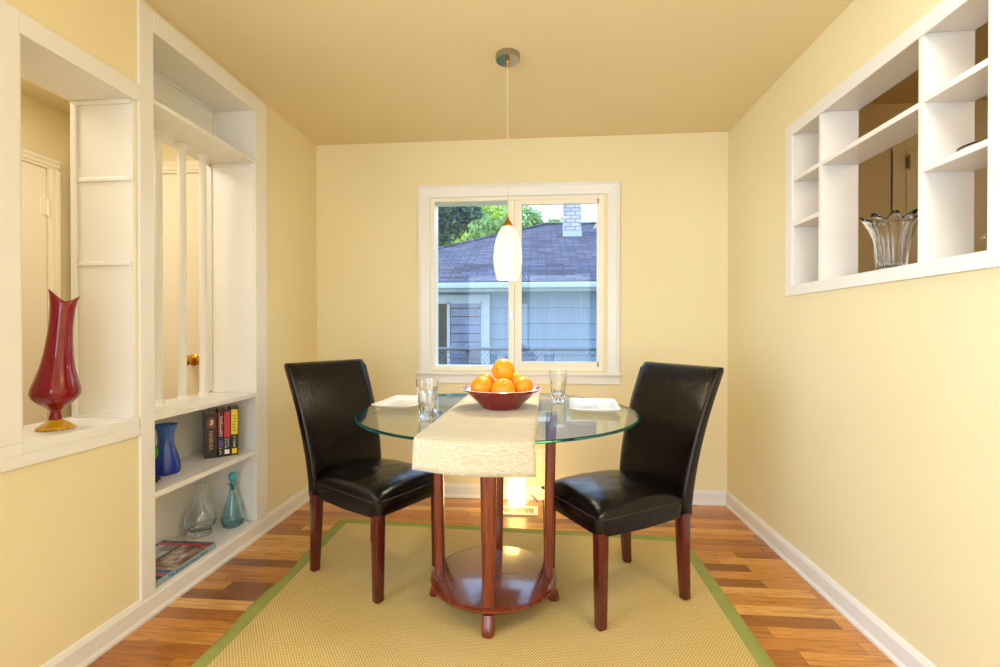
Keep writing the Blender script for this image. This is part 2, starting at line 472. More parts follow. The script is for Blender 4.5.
# ------------------------------------------------------------------ built-in bookcase with spindles
bc = thing('built_in_bookcase', 'tall white built-in bookcase with spindle screen and shelves in the left wall', 'bookcase', (XL, 2.08, 0))
def P(x0, x1, y0, y1, z0, z1): return (x0-XL, x1-XL, y0-2.08, y1-2.08, z0, z1)
XBK = -1.786
FX = XL+.012
bm = boxes(P(XL, FX, 1.659, O2a, .085, 2.377), bev=.002); obj('stile', bm, WHITE, bc)
bm = boxes(P(XL, FX, 2.389, 2.494, .085, 2.377), bev=.002); obj('stile', bm, WHITE, bc)
bm = boxes(P(XL, FX+.001, O2a, 2.389, 2.296, 2.377), bev=.002); obj('top_rail', bm, WHITE, bc)
obj('carcass', boxes(P(XBK, XL, O2a, O2a+.010, .10, 2.31), P(XBK, XL, O2b-.010, O2b, .10, 2.31), P(XBK, XL, O2a, O2b, 2.30, 2.31)), WHITE, bc)
obj('back_panel', boxes(P(XBK-.012, XBK, O2a, O2b-.01, .10, .765)), WHITE, bc)
obj('bottom_shelf', boxes(P(XBK, FX-.002, O2a, O2b-.008, .070, .097), bev=.0015), WHITE, bc)
obj('shelf', boxes(P(XBK, FX-.002, O2a, 2.389, .456, .480), bev=.0015), WHITE, bc)
obj('countertop', boxes(P(XBK-.01, FX, O2a, 2.389, .765, .787), bev=.002), WHITE, bc)
obj('transom_shelf', boxes(P(XBK, FX-.002, O2a, 2.389, 2.018, 2.036), bev=.002), WHITE, bc)
bm = boxes(P(-1.750, -1.738, O2a+.01, O2b-.01, 2.036, 2.30))
box(bm, *P(-1.738, -1.728, O2a+.01, O2b-.01, 2.286, 2.30), bev=.003); box(bm, *P(-1.738, -1.728, O2b-.02, O2b-.010, 2.036, 2.286), bev=.003)
obj('recess_panel', bm, WHITE, bc)
bm = bmesh.new()   # bead on the far jamb
box(bm, *P(XBK+.02, XBK+.032, O2b-.017, O2b-.010, .787, 2.018), bev=.002); box(bm, *P(XBK+.02, XL-.004, O2b-.017, O2b-.010, .787, .80), bev=.002)
box(bm, *P(XBK+.02, XL-.004, O2b-.017, O2b-.010, 2.002, 2.018), bev=.002)
box(bm, *P(XBK+.02, XL-.004, O2b-.015, O2b-.010, .48, .49)); box(bm, *P(XL-.02, XL-.01, O2b-.015, O2b-.010, .10, .456))
obj('jamb_bead', bm, WHITE, bc)
spin_me = None
for y in (1.84, 1.974, 2.117, 2.258):
    if spin_me is None:
        bm = bmesh.new(); h = 2.018-.787
        prof = [(.026, 0), (.026, .008), (.021, .016), (.017, .026), (.018, .2), (.0195, h*.5), (.018, h-.2), (.017, h-.026), (.021, h-.020), (.027, h-.010), (.027, h)]
        lathe(bm, prof, 20)
        s = obj('spindle', bm, WHITE, bc, smooth=True, angle=35); spin_me = s
    else:
        s = spin_me.copy(); COL.objects.link(s); s.parent = bc
    s.location = (-1.71-XL, y-2.08, .787)

# ------------------------------------------------------------------ niche shelf unit in right wall
ns = thing('wall_niche_shelf', 'white framed see-through shelf unit set into the right wall', 'shelf', (XR, 1.85, 0))
def Q(x0, x1, y0, y1, z0, z1): return (x0-XR, x1-XR, y0-1.85, y1-1.85, z0, z1)
GX = XR-.012
bm = boxes(Q(GX, XR, 2.327, 2.385, 1.288, 2.108), Q(GX, XR, 1.24, 1.358, 1.289, 2.108), Q(GX-.001, XR, 1.358, 2.327, 2.050, 2.108), Q(GX-.001, XR, 1.358, 2.327, 1.289, 1.337), bev=.002)
obj('frame', bm, WHITE, ns)
obj('lining', boxes(Q(XR, XRB, NB-.008, NB, NZ0, NZ1), Q(XR, XRB, NA, NA+.008, NZ0, NZ1), Q(XR, XRB, NA, NB, NZ1, NZ1+.012), Q(XR, XRB, NA, NB, NZ0-.012, NZ0)), WHITE, ns)
for yc in (2.112, 1.583):
    obj('divider', boxes(Q(GX+.004, XRB, yc-.010, yc+.010, NZ0, NZ1), bev=.0015), WHITE, ns)
for (y0, y1, z) in ((2.122, NB-.008, 1.838), (2.122, NB-.008, 1.626), (1.593, 2.102, 1.838), (NA+.008, 1.573, 1.847), (NA+.008, 1.573, 1.629)):
    obj('shelf', boxes(Q(GX+.004, XRB, y0, y1, z-.010, z+.010), bev=.0015), WHITE, ns)

# ------------------------------------------------------------------ window 1
w1 = thing('window_1', 'white cased sliding window above the table looking onto the house next door', 'window', (0, D, 0), kind='structure')
def mitred(bm, x0, x1, z0, z1, prof):
    # picture-frame moulding on three sides; prof = (inset, depth) from outer edge inward
    rings = []
    for (cx, cz, dx, dz) in ((x0, z0, 1, 0), (x0, z1, 1, -1), (x1, z1, -1, -1), (x1, z0, -1, 0)):
        rings.append([(cx+dx*i, -d, cz+dz*i) for i, d in prof])
    loft(bm, rings)
bm = bmesh.new(); mitred(bm, -.803, .531, .845, 2.095, [(0, 0), (0, .022), (.012, .024), (.022, .018), (.062, .014), (.076, .012), (.080, 0)])
obj('casing', bm, WHITE, w1)
obj('sill', boxes((-.822, .552, -.045, .004, .828, .846), bev=.004), WHITE, w1)
obj('apron', boxes((-.808, .538, -.018, 0, .770, .828), bev=.003), WHITE, w1)
bm = boxes((WX0, -.698, .004, .13, .846, WZ1), (-.698, .402, .004, .13, 1.992, WZ1), (.402, WX1, .004, .13, .846, WZ1), (-.698, .402, .004, .13, .846, .884))
obj('frame', bm, VINYL, w1)
bm = boxes((-.154, -.108, .008, .04, .884, 1.992), (.402-.002, .402, .008, .04, .884, 1.992), (-.108, .402, .008, .04, 1.962, 1.992), (-.108, .402, .008, .04, .884, .915), (.39, .402, .008, .04, .884, 1.992), bev=.002)
obj('sliding_sash', bm, VINYL, w1)
bm = boxes((-.196, -.156, .012, .05, .884, 1.992), bev=.002); obj('meeting_stile', bm, VINYL, w1)
obj('latch', boxes((-.180, -.170, .002, .012, 1.20, 1.25), (-.184, -.166, -.004, .004, 1.215, 1.235), bev=.001), CHROME, w1)
obj('glass_pane', boxes((-.698, -.196, .034, .038, .884, 1.992)), PANE, w1)
obj('glass_pane', boxes((-.108, .39, .022, .026, .915, 1.962)), PANE, w1)

# rear window added behind the camera, unseen, to let fill light in
w2 = thing('added_rear_window', 'wide white picture window added behind the camera as a light opening', 'window', (0, RY, 0), kind='structure')
bm = boxes((-1.43, -1.33, -.02, .02, .37, 2.28), (.98, 1.08, -.02, .02, .37, 2.28), (-1.33, .98, -.02, .02, 2.18, 2.28), (-1.33, .98, -.02, .05, .37, .46), bev=.003)
obj('casing', bm, WHITE, w2)
obj('mullion', boxes((-.20, -.15, -.08, -.03, .46, 2.18)), WHITE, w2)

w3 = thing('added_side_window', 'wide side window added out of view as a light opening', 'window', (XL, -.425, 0), kind='structure')  # unseen window, added so cool light reaches the right wall
obj('casing', boxes((0, .02, -1.375, -1.275, .2, 2.3), (0, .02, 1.275, 1.375, .2, 2.3), (0, .02, -1.275, 1.275, 2.2, 2.3), (0, .04, -1.275, 1.275, .22, .3), bev=.003), WHITE, w3)
obj('mullion', boxes((-.2, -.15, -.03, .03, .3, 2.2)), WHITE, w3)

# ------------------------------------------------------------------ rug
rg = thing('area_rug', 'woven straw-coloured sisal rug with a wide olive green border', 'rug', (0, 0, 0))
bl, br, fr, fl = Vector((-1.160, 2.668, 0)), Vector((.788, 2.578, 0)), Vector((.788, .35, 0)), Vector((-1.135, .30, 0))
def quad_pt(u, v): return (bl*(1-u)+br*u)*(1-v)+(fl*(1-u)+fr*u)*v
def inset_pt(c, d):
    pts = [bl, br, fr, fl]; cen = sum(pts, Vector())/4
    p = pts[c]; return Vector((p.x+math.copysign(d, cen.x-p.x), p.y+math.copysign(d, cen.y-p.y), 0))
ip = [inset_pt(i, .055) for i in range(4)]
bm = bmesh.new(); N1 = 24
bot = [[bm.verts.new(((ip[0]*(1-i/N1)+ip[1]*(i/N1))*(1-j/N1)+(ip[3]*(1-i/N1)+ip[2]*(i/N1))*(j/N1))+Vector((0, 0, .0075))) for i in range(N1+1)] for j in range(N1+1)]
for j in range(N1):
    for i in range(N1): bm.faces.new((bot[j][i], bot[j][i+1], bot[j+1][i+1], bot[j+1][i]))
r = bmesh.ops.extrude_face_region(bm, geom=list(bm.faces)); bmesh.ops.translate(bm, verts=[g for g in r['geom'] if isinstance(g, bmesh.types.BMVert)], vec=(0, 0, -.0065))
obj('weave', bm, RUGM, rg)
bm = bmesh.new()     # padded cloth border, slightly rumpled along its left side
outer = [bl, br, fr, fl]; rings = []
for s_ in range(4):
    a0, a1 = outer[s_], outer[(s_+1) % 4]; b0, b1 = ip[s_], ip[(s_+1) % 4]
    for k in range(30):
        t = k/30; o_ = a0.lerp(a1, t); i_ = b0.lerp(b1, t); wv = 0
        if s_ == 3: wv = .006*math.sin(t*23)+.004*math.sin(t*41)
        lift = .004 + (.006*abs(math.sin(t*17)) if s_ == 3 else 0)
        dx = (o_-i_).normalized()*wv; o_ = o_+dx
        m_ = o_.lerp(i_, .3); m2 = o_.lerp(i_, .75)
        rings.append([(o_.x, o_.y, .0008), (o_.x, o_.y, .006+lift*.4), (m_.x, m_.y, .010+lift), (m2.x, m2.y, .010+lift*.4), (i_.x, i_.y, .0085), (i_.x, i_.y, .0008)])
loft(bm, rings, loop=True)
g = obj('border', bm, RUGB, rg, smooth=True, angle=50); g['label'] = 'olive green cloth border'
RZ = .0085

# ------------------------------------------------------------------ table
TC = Vector((-.183, 1.935, 0))
tb = thing('round_glass_table', 'round glass-topped dining table on four cherry legs with a lower disc shelf', 'table', (TC.x, TC.y, RZ))
zt = .790-RZ; GO = (.016, .010, 0); GR = .576
bm = bmesh.new()
lathe(bm, [(.0001, zt-.010), (GR-.009, zt-.010), (GR-.003, zt-.008), (GR, zt-.005), (GR-.003, zt-.002), (GR-.009, zt), (.0001, zt)], 96, GO)
for f in bm.faces:
    ri = min(math.hypot(v.co.x-GO[0], v.co.y-GO[1]) for v in f.verts)
    f.material_index = 1 if ri > GR-.015 else 0
for f in bm.faces: f.smooth = False
gt = obj('glass_top', bm, [GT, GEDGE], tb); gt['label'] = 'clear round glass top with teal edge'
bm = bmesh.new(); zd = .108-RZ
lathe(bm, [(.0001, zd-.030), (.232, zd-.030), (.244, zd-.026), (.256, zd-.020), (.262, zd-.012), (.261, zd-.005), (.252, zd-.001), (.243, zd-.001), (.241, zd-.0002), (.0001, zd)], 96)
for f in bm.faces:
    if max(math.hypot(v.co.x, v.co.y) for v in f.verts) < .2425 and f.calc_center_median().z > zd-.01: f.material_index = 1
obj('lower_shelf', bm, [TABLEW, VENEER], tb, smooth=True, angle=30)
def radial_member(secs, ang, e=3.5):
    bm = bmesh.new(); rings = []
    for (r, ht, hr, z) in secs:
        ring = []
        for (a, b) in rrect(hr, ht, e, 24):
            x, y = r+a, b
            ring.append((x*math.cos(ang)-y*math.sin(ang), x*math.sin(ang)+y*math.cos(ang), z))
        rings.append(ring)
    loft(bm, rings); return bm
for a in (-PI/2, PI, 0, PI/2):
    a += .01
    secs = [(.226, .023, .020, zd), (.228, .025, .020, .25), (.232, .028, .021, .45), (.236, .031, .022, .65), (.238, .033, .023, zt-.016), (.238, .033, .023, zt-.012)]
    obj('leg', radial_member(secs, a), TABLEW, tb, smooth=True, angle=50)
    secs = [(.250, .021, .019, 0), (.250, .024, .023, .006), (.243, .025, .026, .025), (.234, .024, .026, .045), (.226, .024, .024, zd-.029)]
    obj('foot', radial_member(secs, a, 2.6), TABLEW, tb, smooth=True, angle=50)
for a in (-PI/2, PI, 0, PI/2):
    bm = bmesh.new(); lathe(bm, [(.016, zt-.012), (.016, zt-.010)], 16, (.238*math.cos(a), .238*math.sin(a), 0)); obj('glass_pad', bm, CHROME, tb)

# ------------------------------------------------------------------ table runner
bm = bmesh.new(); NU = 28
x0f, x1f, x0b, x1b = -.378, -.008, -.352, .014
rows = []
def rowpts(u):
    pts = []
    xf = x0f+(x1f-x0f)*u; xb = x0b+(x1b-x0b)*u
    gx, gy = TC.x+GO[0], TC.y+GO[1]
    yf = gy-math.sqrt((GR+.0025)**2-(xf-gx)**2); yb = gy+math.sqrt((GR+.0025)**2-(xb-gx)**2)
    zt_ = .7915
    sw = .004*math.sin(u*9+1)
    drop = .094+.008*u
    pts.append((xb, yb+.012, zt_-.10)); pts.append((xb, yb+.010, zt_-.05)); pts.append((xb, yb+.007, zt_-.012)); pts.append((xb, yb+.002, zt_-.001))
    for k in range(1, 20):
        t = k/20; pts.append((xb+(xf-xb)*t, yb+(yf-yb)*t, zt_+.0004*math.sin(k*1.7+u*5)))
    pts.append((xf, yf-.002, zt_-.0005)); pts.append((xf, yf-.007, zt_-.006)); pts.append((xf, yf-.009, zt_-.02))
    for t in (.35, .6, .8, 1): pts.append((xf-.004*t*(1-u*2), yf-.010+sw*t-.004*t, zt_-drop*t))
    return pts
for i in range(NU+1): rows.append([bm.verts.new(p) for p in rowpts(i/NU)])
for i in range(NU):
    for j in range(len(rows[0])-1): bm.faces.new((rows[i][j], rows[i+1][j], rows[i+1][j+1], rows[i][j+1]))
rn = obj('table_runner', bm, LINEN, smooth=True)
md = rn.modifiers.new('thick', 'SOLIDIFY'); md.thickness = .0022; md.offset = 1
tag(rn, 'cream linen table runner draped across the glass table', 'table runner')
# make sure the cloth thickens upward
me = rn.data
if sum(p.normal.z for p in me.polygons) < 0: me.flip_normals()
RT = .7915+.0030

# ------------------------------------------------------------------ bowl and oranges
BC = Vector((-.154, 1.968, RT))
bw = thing('fruit_bowl', 'wide red ceramic bowl full of oranges on the runner', 'bowl', BC)
bm = bmesh.new()
prof = [(.0001, 0), (.074, 0), (.080, .003), (.084, .008), (.105, .030), (.130, .052), (.152, .070), (.168, .0815), (.1695, .084), (.166, .0855), (.150, .077), (.126, .058), (.100, .035), (.078, .013), (.070, .009), (.0001, .008)]
lathe(bm, prof, 64)
for f in bm.faces:
    c = f.calc_center_median(); r = math.hypot(c.x, c.y)
    if c.z > .0845 or (r > .05 and c.z > .5*(r-.08)+.035 and False): f.material_index = 1
for f in bm.faces:
    # inner faces point towards the axis side / upward
    c = f.calc_center_median(); r = math.hypot(c.x, c.y)
    ro = .0 if r < .08 else (r-.084)*.9+.008
    if c.z > ro+.008 and r < .168: f.material_index = 1
obj('bowl_body', bm, [BOWLR, BOWLI], bw, smooth=True, angle=45)
def make_orange(r, loc, rot, label, group='oranges in the red bowl'):
    o = thing('orange', label, 'orange', loc, 0, group); o.rotation_euler = rot
    bm = bmesh.new(); seg, rg_ = 32, 18; prof = []
    for i in range(rg_+1):
        t = PI*i/rg_; rr = math.sin(t); zz = -math.cos(t)
        zz *= .96; d = math.exp(-(rr/.16)**2)
        if i > rg_/2: zz -= .07*d
        prof.append((max(rr*r, .0001), zz*r))
    lathe(bm, prof, seg, fn=lambda k, a, rr, z: (rr*(1+.012*math.sin(3*a+r*90)), z, 0, 0))
    p = obj('peel', bm, ORANGE, o, smooth=True)
    bm = bmesh.new()
    for q in range(5):
        a = q*2*PI/5; tube(bm, [(0, 0, r*.90), (r*.06*math.cos(a), r*.06*math.sin(a), r*.905), (r*.12*math.cos(a), r*.12*math.sin(a), r*.925)], r*.022, 6)
    lathe(bm, [(.0001, r*.88), (r*.07, r*.885), (r*.05, r*.92), (.0001, r*.925)], 10)
    obj('navel', bm, NAVEL, o, smooth=True)
    return o
b = BC
make_orange(.0465, (b.x-.078, b.y-.052, -.013+.899), (1.15, .25, .5), 'orange at the front left of the red bowl')
make_orange(.0490, (b.x+.014, b.y-.080, -.013+.893), (.62, .0, .1), 'orange at the front middle of the red bowl, directly below the topmost one')
make_orange(.0430, (b.x+.092, b.y-.030, -.013+.900), (1.75, .1, .25), 'orange at the front right of the red bowl with its navel showing')
make_orange(.0405, (b.x-.072, b.y+.052, -.013+.900+.012), (.3, .6, 0), 'orange half hidden at the back of the bowl beside the left pane')
make_orange(.0430, (b.x+.050, b.y+.068, -.013+.902+.010), (-.4, .4, 0), 'orange half hidden at the back of the bowl below the right pane')
make_orange(.0490, (b.x+.008, b.y+.008, -.013+.966), (1.45, -.5, -.6), 'topmost orange crowning the pile in the bowl')

# ------------------------------------------------------------------ tumblers
def make_tumbler(label, loc, rz):
    t = thing('drinking_glass', label, 'glass', loc, rz, 'clear tumblers on the table'); t.scale = (1.05, 1.05, 1.06)
    bm = bmesh.new(); seg = 64; H = .134
    outer = [(.0001, 0), (.0265, 0), (.029, .003), (.0298, .012), (.0312, .03), (.0335, .055), (.0355, .078), (.0368, .09), (.0388, .098), (.0395, .110), (.0402, .122), (.0408, H)]
    inner = [(.0393, H), (.0385, .115), (.0375, .10), (.0325, .085), (.0275, .05), (.0245, .026), (.021, .019), (.0001, .018)]
    def fn(k, a, r, z):
        if k < len(outer) and .004 < z < .095:
            fa = (a % (2*PI/9))-PI/9
            arch = max(0, 1-max(0, (z-.075)/.02))
            fl = math.cos(PI/9)/math.cos(fa)
            return (r*(1+(fl-.975)*1.7*arch), z, 0, 0)
        return (r, z, 0, 0)
    lathe(bm, outer+inner, seg, fn=fn)
    obj('glass_body', bm, CLEAR, t, smooth=True, angle=35)
    return t
make_tumbler('empty faceted clear tumbler standing nearer the camera, beside the left white plate', (-.427, 1.772, .7902), .2)
make_tumbler('empty faceted clear tumbler standing farther back, beside the right white plate', (.097, 2.235, .7902), .5)

# ------------------------------------------------------------------ plates
def make_plate(label, loc, rz):
    bm = bmesh.new(); n = 64
    # square-cornered rectangular dish with flared rim, corners lifted
    levels = [(.0, .0, 0), (.060, .115, 0), (.066, .122, .002), (.086, .145, .010), (.100, .160, .017), (.1015, .162, .019), (.0985, .1585, .0195), (.084, .141, .013), (.066, .121, .0055), (.058, .112, .004), (0, 0, .004)]
    rings = []
    for (hx, hy, z) in levels:
        ring = []
        for (a, b_) in rrect(max(hx, .0006), max(hy, .001), 9, n):
            cz = 0
            if hx > .08:
                q = (abs(a)/hx)**3*(abs(b_)/hy)**3; cz = .004*q
            ring.append((a, b_, z+cz))
        rings.append(ring)
    loft(bm, rings)
    o = obj('rectangular_plate', bm, CHINA, smooth=True, angle=50, loc=loc); o.rotation_euler = (0, 0, rz)
    return tag(o, label, 'plate', 'white plates on the table')
make_plate('white rectangular plate in front of the left leather chair', (-.592, 2.040, .7904), -.06)
make_plate('white rectangular plate in front of the right leather chair', (.238, 2.010, .7904), -.07)

# ------------------------------------------------------------------ chairs
def make_chair(label, loc, rz):
    ch = thing('dining_chair', label, 'chair', loc, rz, 'leather dining chairs')
    # skirt
    bm = bmesh.new(); rings = []
    for (z, k) in ((.350, -.004), (.353, 0), (.40, .002), (.414, 0)):
        ring = []
        for (a, b_) in rrect(.2275+k, .199+k, 12, 48):
            x = a+.0125; b_ *= 1+.025*a/.2275
            zz = z
            if z < .36: zz = z-.010*(1-(a/.2275)**2)*1.0
            ring.append((x, b_, zz))
        rings.append(ring)
    loft(bm, rings); obj('seat_skirt', bm, LEATHER, ch, smooth=True, angle=50)
    # cushion
    bm = bmesh.new(); n = 20; hx, hy, cx = .2275, .199, .0125
    def cush(u, v):
        e = max(abs(u), abs(v))
        k = (1-abs(u)**3.2)*(1-abs(v)**3.2)
        d = .060*k**.5
        wr = .0022*math.sin(u*11+v*4)*math.sin(v*9-u*3)*k
        return (cx+hx*u, hy*v*(1+.025*u), .420+d+wr)
    g = [[bm.verts.new(cush(-1+2*i/n, -1+2*j/n)) for i in range(n+1)] for j in range(n+1)]
    for j in range(n):
        for i in range(n): bm.faces.new((g[j][i], g[j][i+1], g[j+1][i+1], g[j+1][i]))
    border = [g[0][i] for i in range(n)]+[g[j][n] for j in range(n)]+[g[n][n-i] for i in range(n)]+[g[n-j][0] for j in range(n)]
    low = [bm.verts.new((v.co.x, v.co.y, .413)) for v in border]
    m = len(border)
    for i in range(m): bm.faces.new((border[i], border[(i+1) % m], low[(i+1) % m], low[i]))
    bm.faces.new(low)
    obj('seat_cushion', bm, LEATHER, ch, smooth=True, angle=70)
    bm = bmesh.new(); tube(bm, [(a+.0125, b_*(1+.025*a/.2275), .414) for a, b_ in rrect(.229, .2005, 12, 64)], .0032, 8, closed=True)
    obj('piping', bm, PIPING, ch, smooth=True)
    # backrest
    bm = bmesh.new(); rings = []
    zs = [.345, .35, .40, .46, .52, .58, .64, .70, .76, .82, .88, .93, .945, .951]
    def bx(z):
        t = max(0, (z-.36)/.6); return -.2225-.010*t-.165*t**1.8
    for z in zs:
        hw = .198+.026*max(0, (z-.4)/.55); th = .031-.004*max(0, (z-.5)/.45)
        sh = 0
        if z < .35: hw -= .004; th -= .004
        if z > .94: sh = (z-.94)*.6; hw -= sh; th -= (z-.94)*.9
        nx = 40; ring = []
        for (a, b_) in rrect(th, hw, 7, nx):
            bow = -.010*(1-(b_/hw)**2)*min(1, max(0, (z-.40)/.3)) if a > 0 else -.006*(1-(b_/hw)**2)*min(1, max(0, (z-.40)/.3))
            top = .004*(abs(b_)/hw)**2 if z > .92 else 0
            ring.append((bx(z)+a+bow, b_, z+top))
        rings.append(ring)
    loft(bm, rings); obj('backrest', bm, LEATHER, ch, smooth=True, angle=60)
    for s in (-1, 1):
        bm = bmesh.new(); tube(bm, [(bx(z)+.026-.002*max(0, (z-.5)/.45), s*(.1955+.026*max(0, (z-.4)/.55)), z) for z in zs[2:-2]], .0030, 6)
        obj('backrest_seam', bm, PIPING, ch, smooth=True)
    # legs
    def leg(secs):
        bm = bmesh.new(); loft(bm, [[(x+a, y+b_, z) for a, b_ in rrect(h, h, 10, 16)] for (x, y, h, z) in secs])
        bmesh.ops.remove_doubles(bm, verts=bm.verts, dist=.0001)
        return bm
    for s in (-1, 1):
        y = s*.177; yb_ = s*.175
        obj('leg', leg([(.213, y, .0165, 0), (.2135, y, .018, .01), (.214, y, .0225, .36)]), CHERRY, ch, smooth=True, angle=50)
        sec = []
        for k in range(9):
            z = .36*k/8; t = 1-k/8
            sec.append((-.213-.014*t**2.0, yb_, .0235-.0065*t, z))
        obj('leg', leg(sec), CHERRY, ch, smooth=True, angle=50)
    # glides
    for s in (-1, 1):
        for (gx, gy) in ((.213, s*.177), (-.227, s*.175)):
            bm = bmesh.new(); lathe(bm, [(.009, -.002), (.009, .002)], 12, (gx, gy, 0)); obj('floor_glide', bm, CHROME, ch)
    return ch
make_chair('dark brown leather dining chair nearer the white bookcase', (-.748, 2.120, RZ+.002), math.atan2(-.504, .864))
c2 = make_chair('dark brown leather dining chair nearer the niche shelf wall', (.326, 2.020, RZ+.002), math.atan2(-.517, -.856))

# ------------------------------------------------------------------ pendant
PX, PY = -.139, 2.163
pl = thing('pendant_lamp', 'lit opal glass pendant lamp hanging from the ceiling on a twisted cord', 'lamp', (PX, PY, 0))
bm = bmesh.new(); lathe(bm, [(.0001, Z-.026), (.054, Z-.026), (.0575, Z-.023), (.0575, Z)], 48)
obj('canopy', bm, CHROME, pl, smooth=True, angle=35)
bm = bmesh.new(); lathe(bm, [(.006, Z-.056), (.0075, Z-.050), (.0075, Z-.03), (.010, Z-.026)], 16); obj('cord_grip', bm, BRASS, pl, smooth=True)
bm = bmesh.new()
for ph in (0, PI):
    pts = []
    for i in range(200):
        t = i/199; z = Z-.045-(Z-.045-1.655)*t; a = t*70+ph
        pts.append((.0016*math.cos(a), .0016*math.sin(a), z))
    tube(bm, pts, .0015, 5)
obj('cord', bm, CORD, pl, smooth=True)
bm = bmesh.new(); lathe(bm, [(.004, 1.665), (.0055, 1.650), (.0055, 1.640), (.012, 1.630), (.020, 1.618), (.024, 1.610), (.0245, 1.604), (.0001, 1.604)], 24)
obj('cap', bm, BRASS, pl, smooth=True, angle=50)
bm = bmesh.new()
po = [(.022, 1.606), (.031, 1.598), (.044, 1.575), (.055, 1.545), (.0635, 1.505), (.067, 1.467), (.066, 1.435), (.061, 1.400), (.054, 1.372), (.050, 1.360)]
pi_ = [(r-.003, z) for r, z in reversed(po)]; pi_[0] = (.047, 1.360)
lathe(bm, po+pi_, 48, cap0=False, cap1=False)
# close the thin collar at the top
obj('shade', bm, SHADE, pl, smooth=True, angle=60)

# ------------------------------------------------------------------ floor lamp, register, outlet
fl_ = thing('accent_lamp', 'small glowing frosted cylinder lamp on the floor behind the table', 'lamp', (-.135, 2.980, 0))
bm = bmesh.new()
lathe(bm, [(.036, 0), (.046, .004), (.053, .016), (.055, .03), (.055, .255), (.052, .255), (.052, .03), (.04, .012), (.03, .008)], 40, cap0=True, cap1=True)
obj('glass_cylinder', bm, LAMPG, fl_, smooth=True, angle=40)
bm = bmesh.new(); lathe(bm, [(.015, .009), (.015, .05), (.012, .05), (.0001, .05)], 16); obj('lamp_socket', bm, BRASS, fl_)
bm = bmesh.new(); pts = [(.054, .0, .012), (.075, .005, .03), (.09, .01, .045), (.105, .012, .05), (.13, .02, .035), (.155, .03, .012), (.175, .05, .01), (.185, .075, .10), (.186, .088, .215), (.186, .094, .25)]
tube(bm, pts, .003, 8); obj('power_cord', bm, IVORY, fl_, smooth=True)
bm = bmesh.new()
box(bm, .085, .145, .010, .026, .034, .048, bev=.005, rot=Matrix.Rotation(.75, 3, 'Y')); sw = obj('cord_switch', bm, GREYP, fl_); sw['label'] = 'grey rocker switch'
ol = thing('wall_outlet', 'ivory electrical outlet low on the back wall behind the table leg', 'outlet', (.040, D, .283))
obj('cover_plate', boxes((-.036, .036, -.006, 0, -.057, .057), bev=.002), IVORY, ol)
for zc in (-.02, .02):
    bm = bmesh.new(); box(bm, -.016, .016, -.008, -.006, zc-.014, zc+.014, bev=.001); obj('receptacle', bm, IVORY, ol)
    s = obj('slot', boxes((-.007, -.005, -.0085, -.008, zc-.005, zc+.005), (.005, .007, -.0085, -.008, zc-.005, zc+.005)), BLACKP, ol)
rgst = thing('floor_register', 'cream slotted floor heating register behind the table', 'vent', (-.152, 2.885, 0))
bm = bmesh.new()
X0, X1, Y0, Y1 = -.155, .155, -.072, .072
box(bm, X0, X1, Y0, Y0+.03, .0005, .010, bev=.002); box(bm, X0, X1, Y1-.03, Y1, .0005, .010, bev=.002)
box(bm, X0, X0+.028, Y0+.03, Y1-.03, .0005, .010); box(bm, X1-.028, X1, Y0+.03, Y1-.03, .0005, .010); box(bm, -.008, .008, Y0+.03, Y1-.03, .0005, .010)
for k in range(27):
    x = X0+.031+k*(X1-X0-.062)/26; box(bm, x-.0022, x+.0022, Y0+.03, Y1-.03, .001, .009)
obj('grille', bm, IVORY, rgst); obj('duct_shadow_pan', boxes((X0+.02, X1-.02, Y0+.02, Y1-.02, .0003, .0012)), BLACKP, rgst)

# ------------------------------------------------------------------ red vase
rv = thing('red_glass_vase', 'tall swung ruby red glass vase with yellow foot on the pass-through ledge', 'vase', (-1.612, 1.436, .7915)); rv.scale = (.91, .91, 1.01)
prof = [(.0001, .030), (.017, .030), (.020, .036), (.016, .050), (.018, .062), (.034, .075), (.058, .090), (.076, .106), (.0835, .122), (.082, .140), (.074, .168), (.062, .210), (.0545, .255), (.049, .300), (.045, .350), (.043, .395), (.043, .425), (.046, .452), (.050, .470)]
inn = [(.047, .470), (.042, .440), (.039, .40), (.040, .35), (.044, .30), (.050, .25), (.058, .21), (.070, .168), (.077, .14), (.077, .122), (.06, .10), (.03, .085), (.0001, .08)]
K = len(prof)
def rvfn(k, a, r, z):
    lean = .026*max(0, (z-.12)/.36)**1.2
    if z > .36:
        q = (z-.36)/.11
        # pointed lip towards the near side, dipping towards the far side
        aa = a-math.radians(230)
        z = z+q*(.010*math.cos(aa)+.015*math.cos(2*aa))-.012*q
        r = r*(1+q*.14*math.cos(2*aa))
    return (r*(.86-.09*min(1, max(0, (z-.14)/.12))) if z > .06 else r, .03+(z-.03)*.955, lean*math.cos(math.radians(40)), lean*math.sin(math.radians(40)))
bm = bmesh.new(); lathe(bm, prof+inn, 64, fn=rvfn); obj('vase_body', bm, REDG, rv, smooth=True)
bm = bmesh.new(); lathe(bm, [(.0001, 0), (.052, 0), (.056, .002), (.055, .006), (.045, .014), (.032, .022), (.020, .030), (.012, .034), (.0001, .034)], 48)
f_ = obj('vase_foot', bm, AMBER, rv, smooth=True, angle=60); f_['label'] = 'amber yellow glass foot'

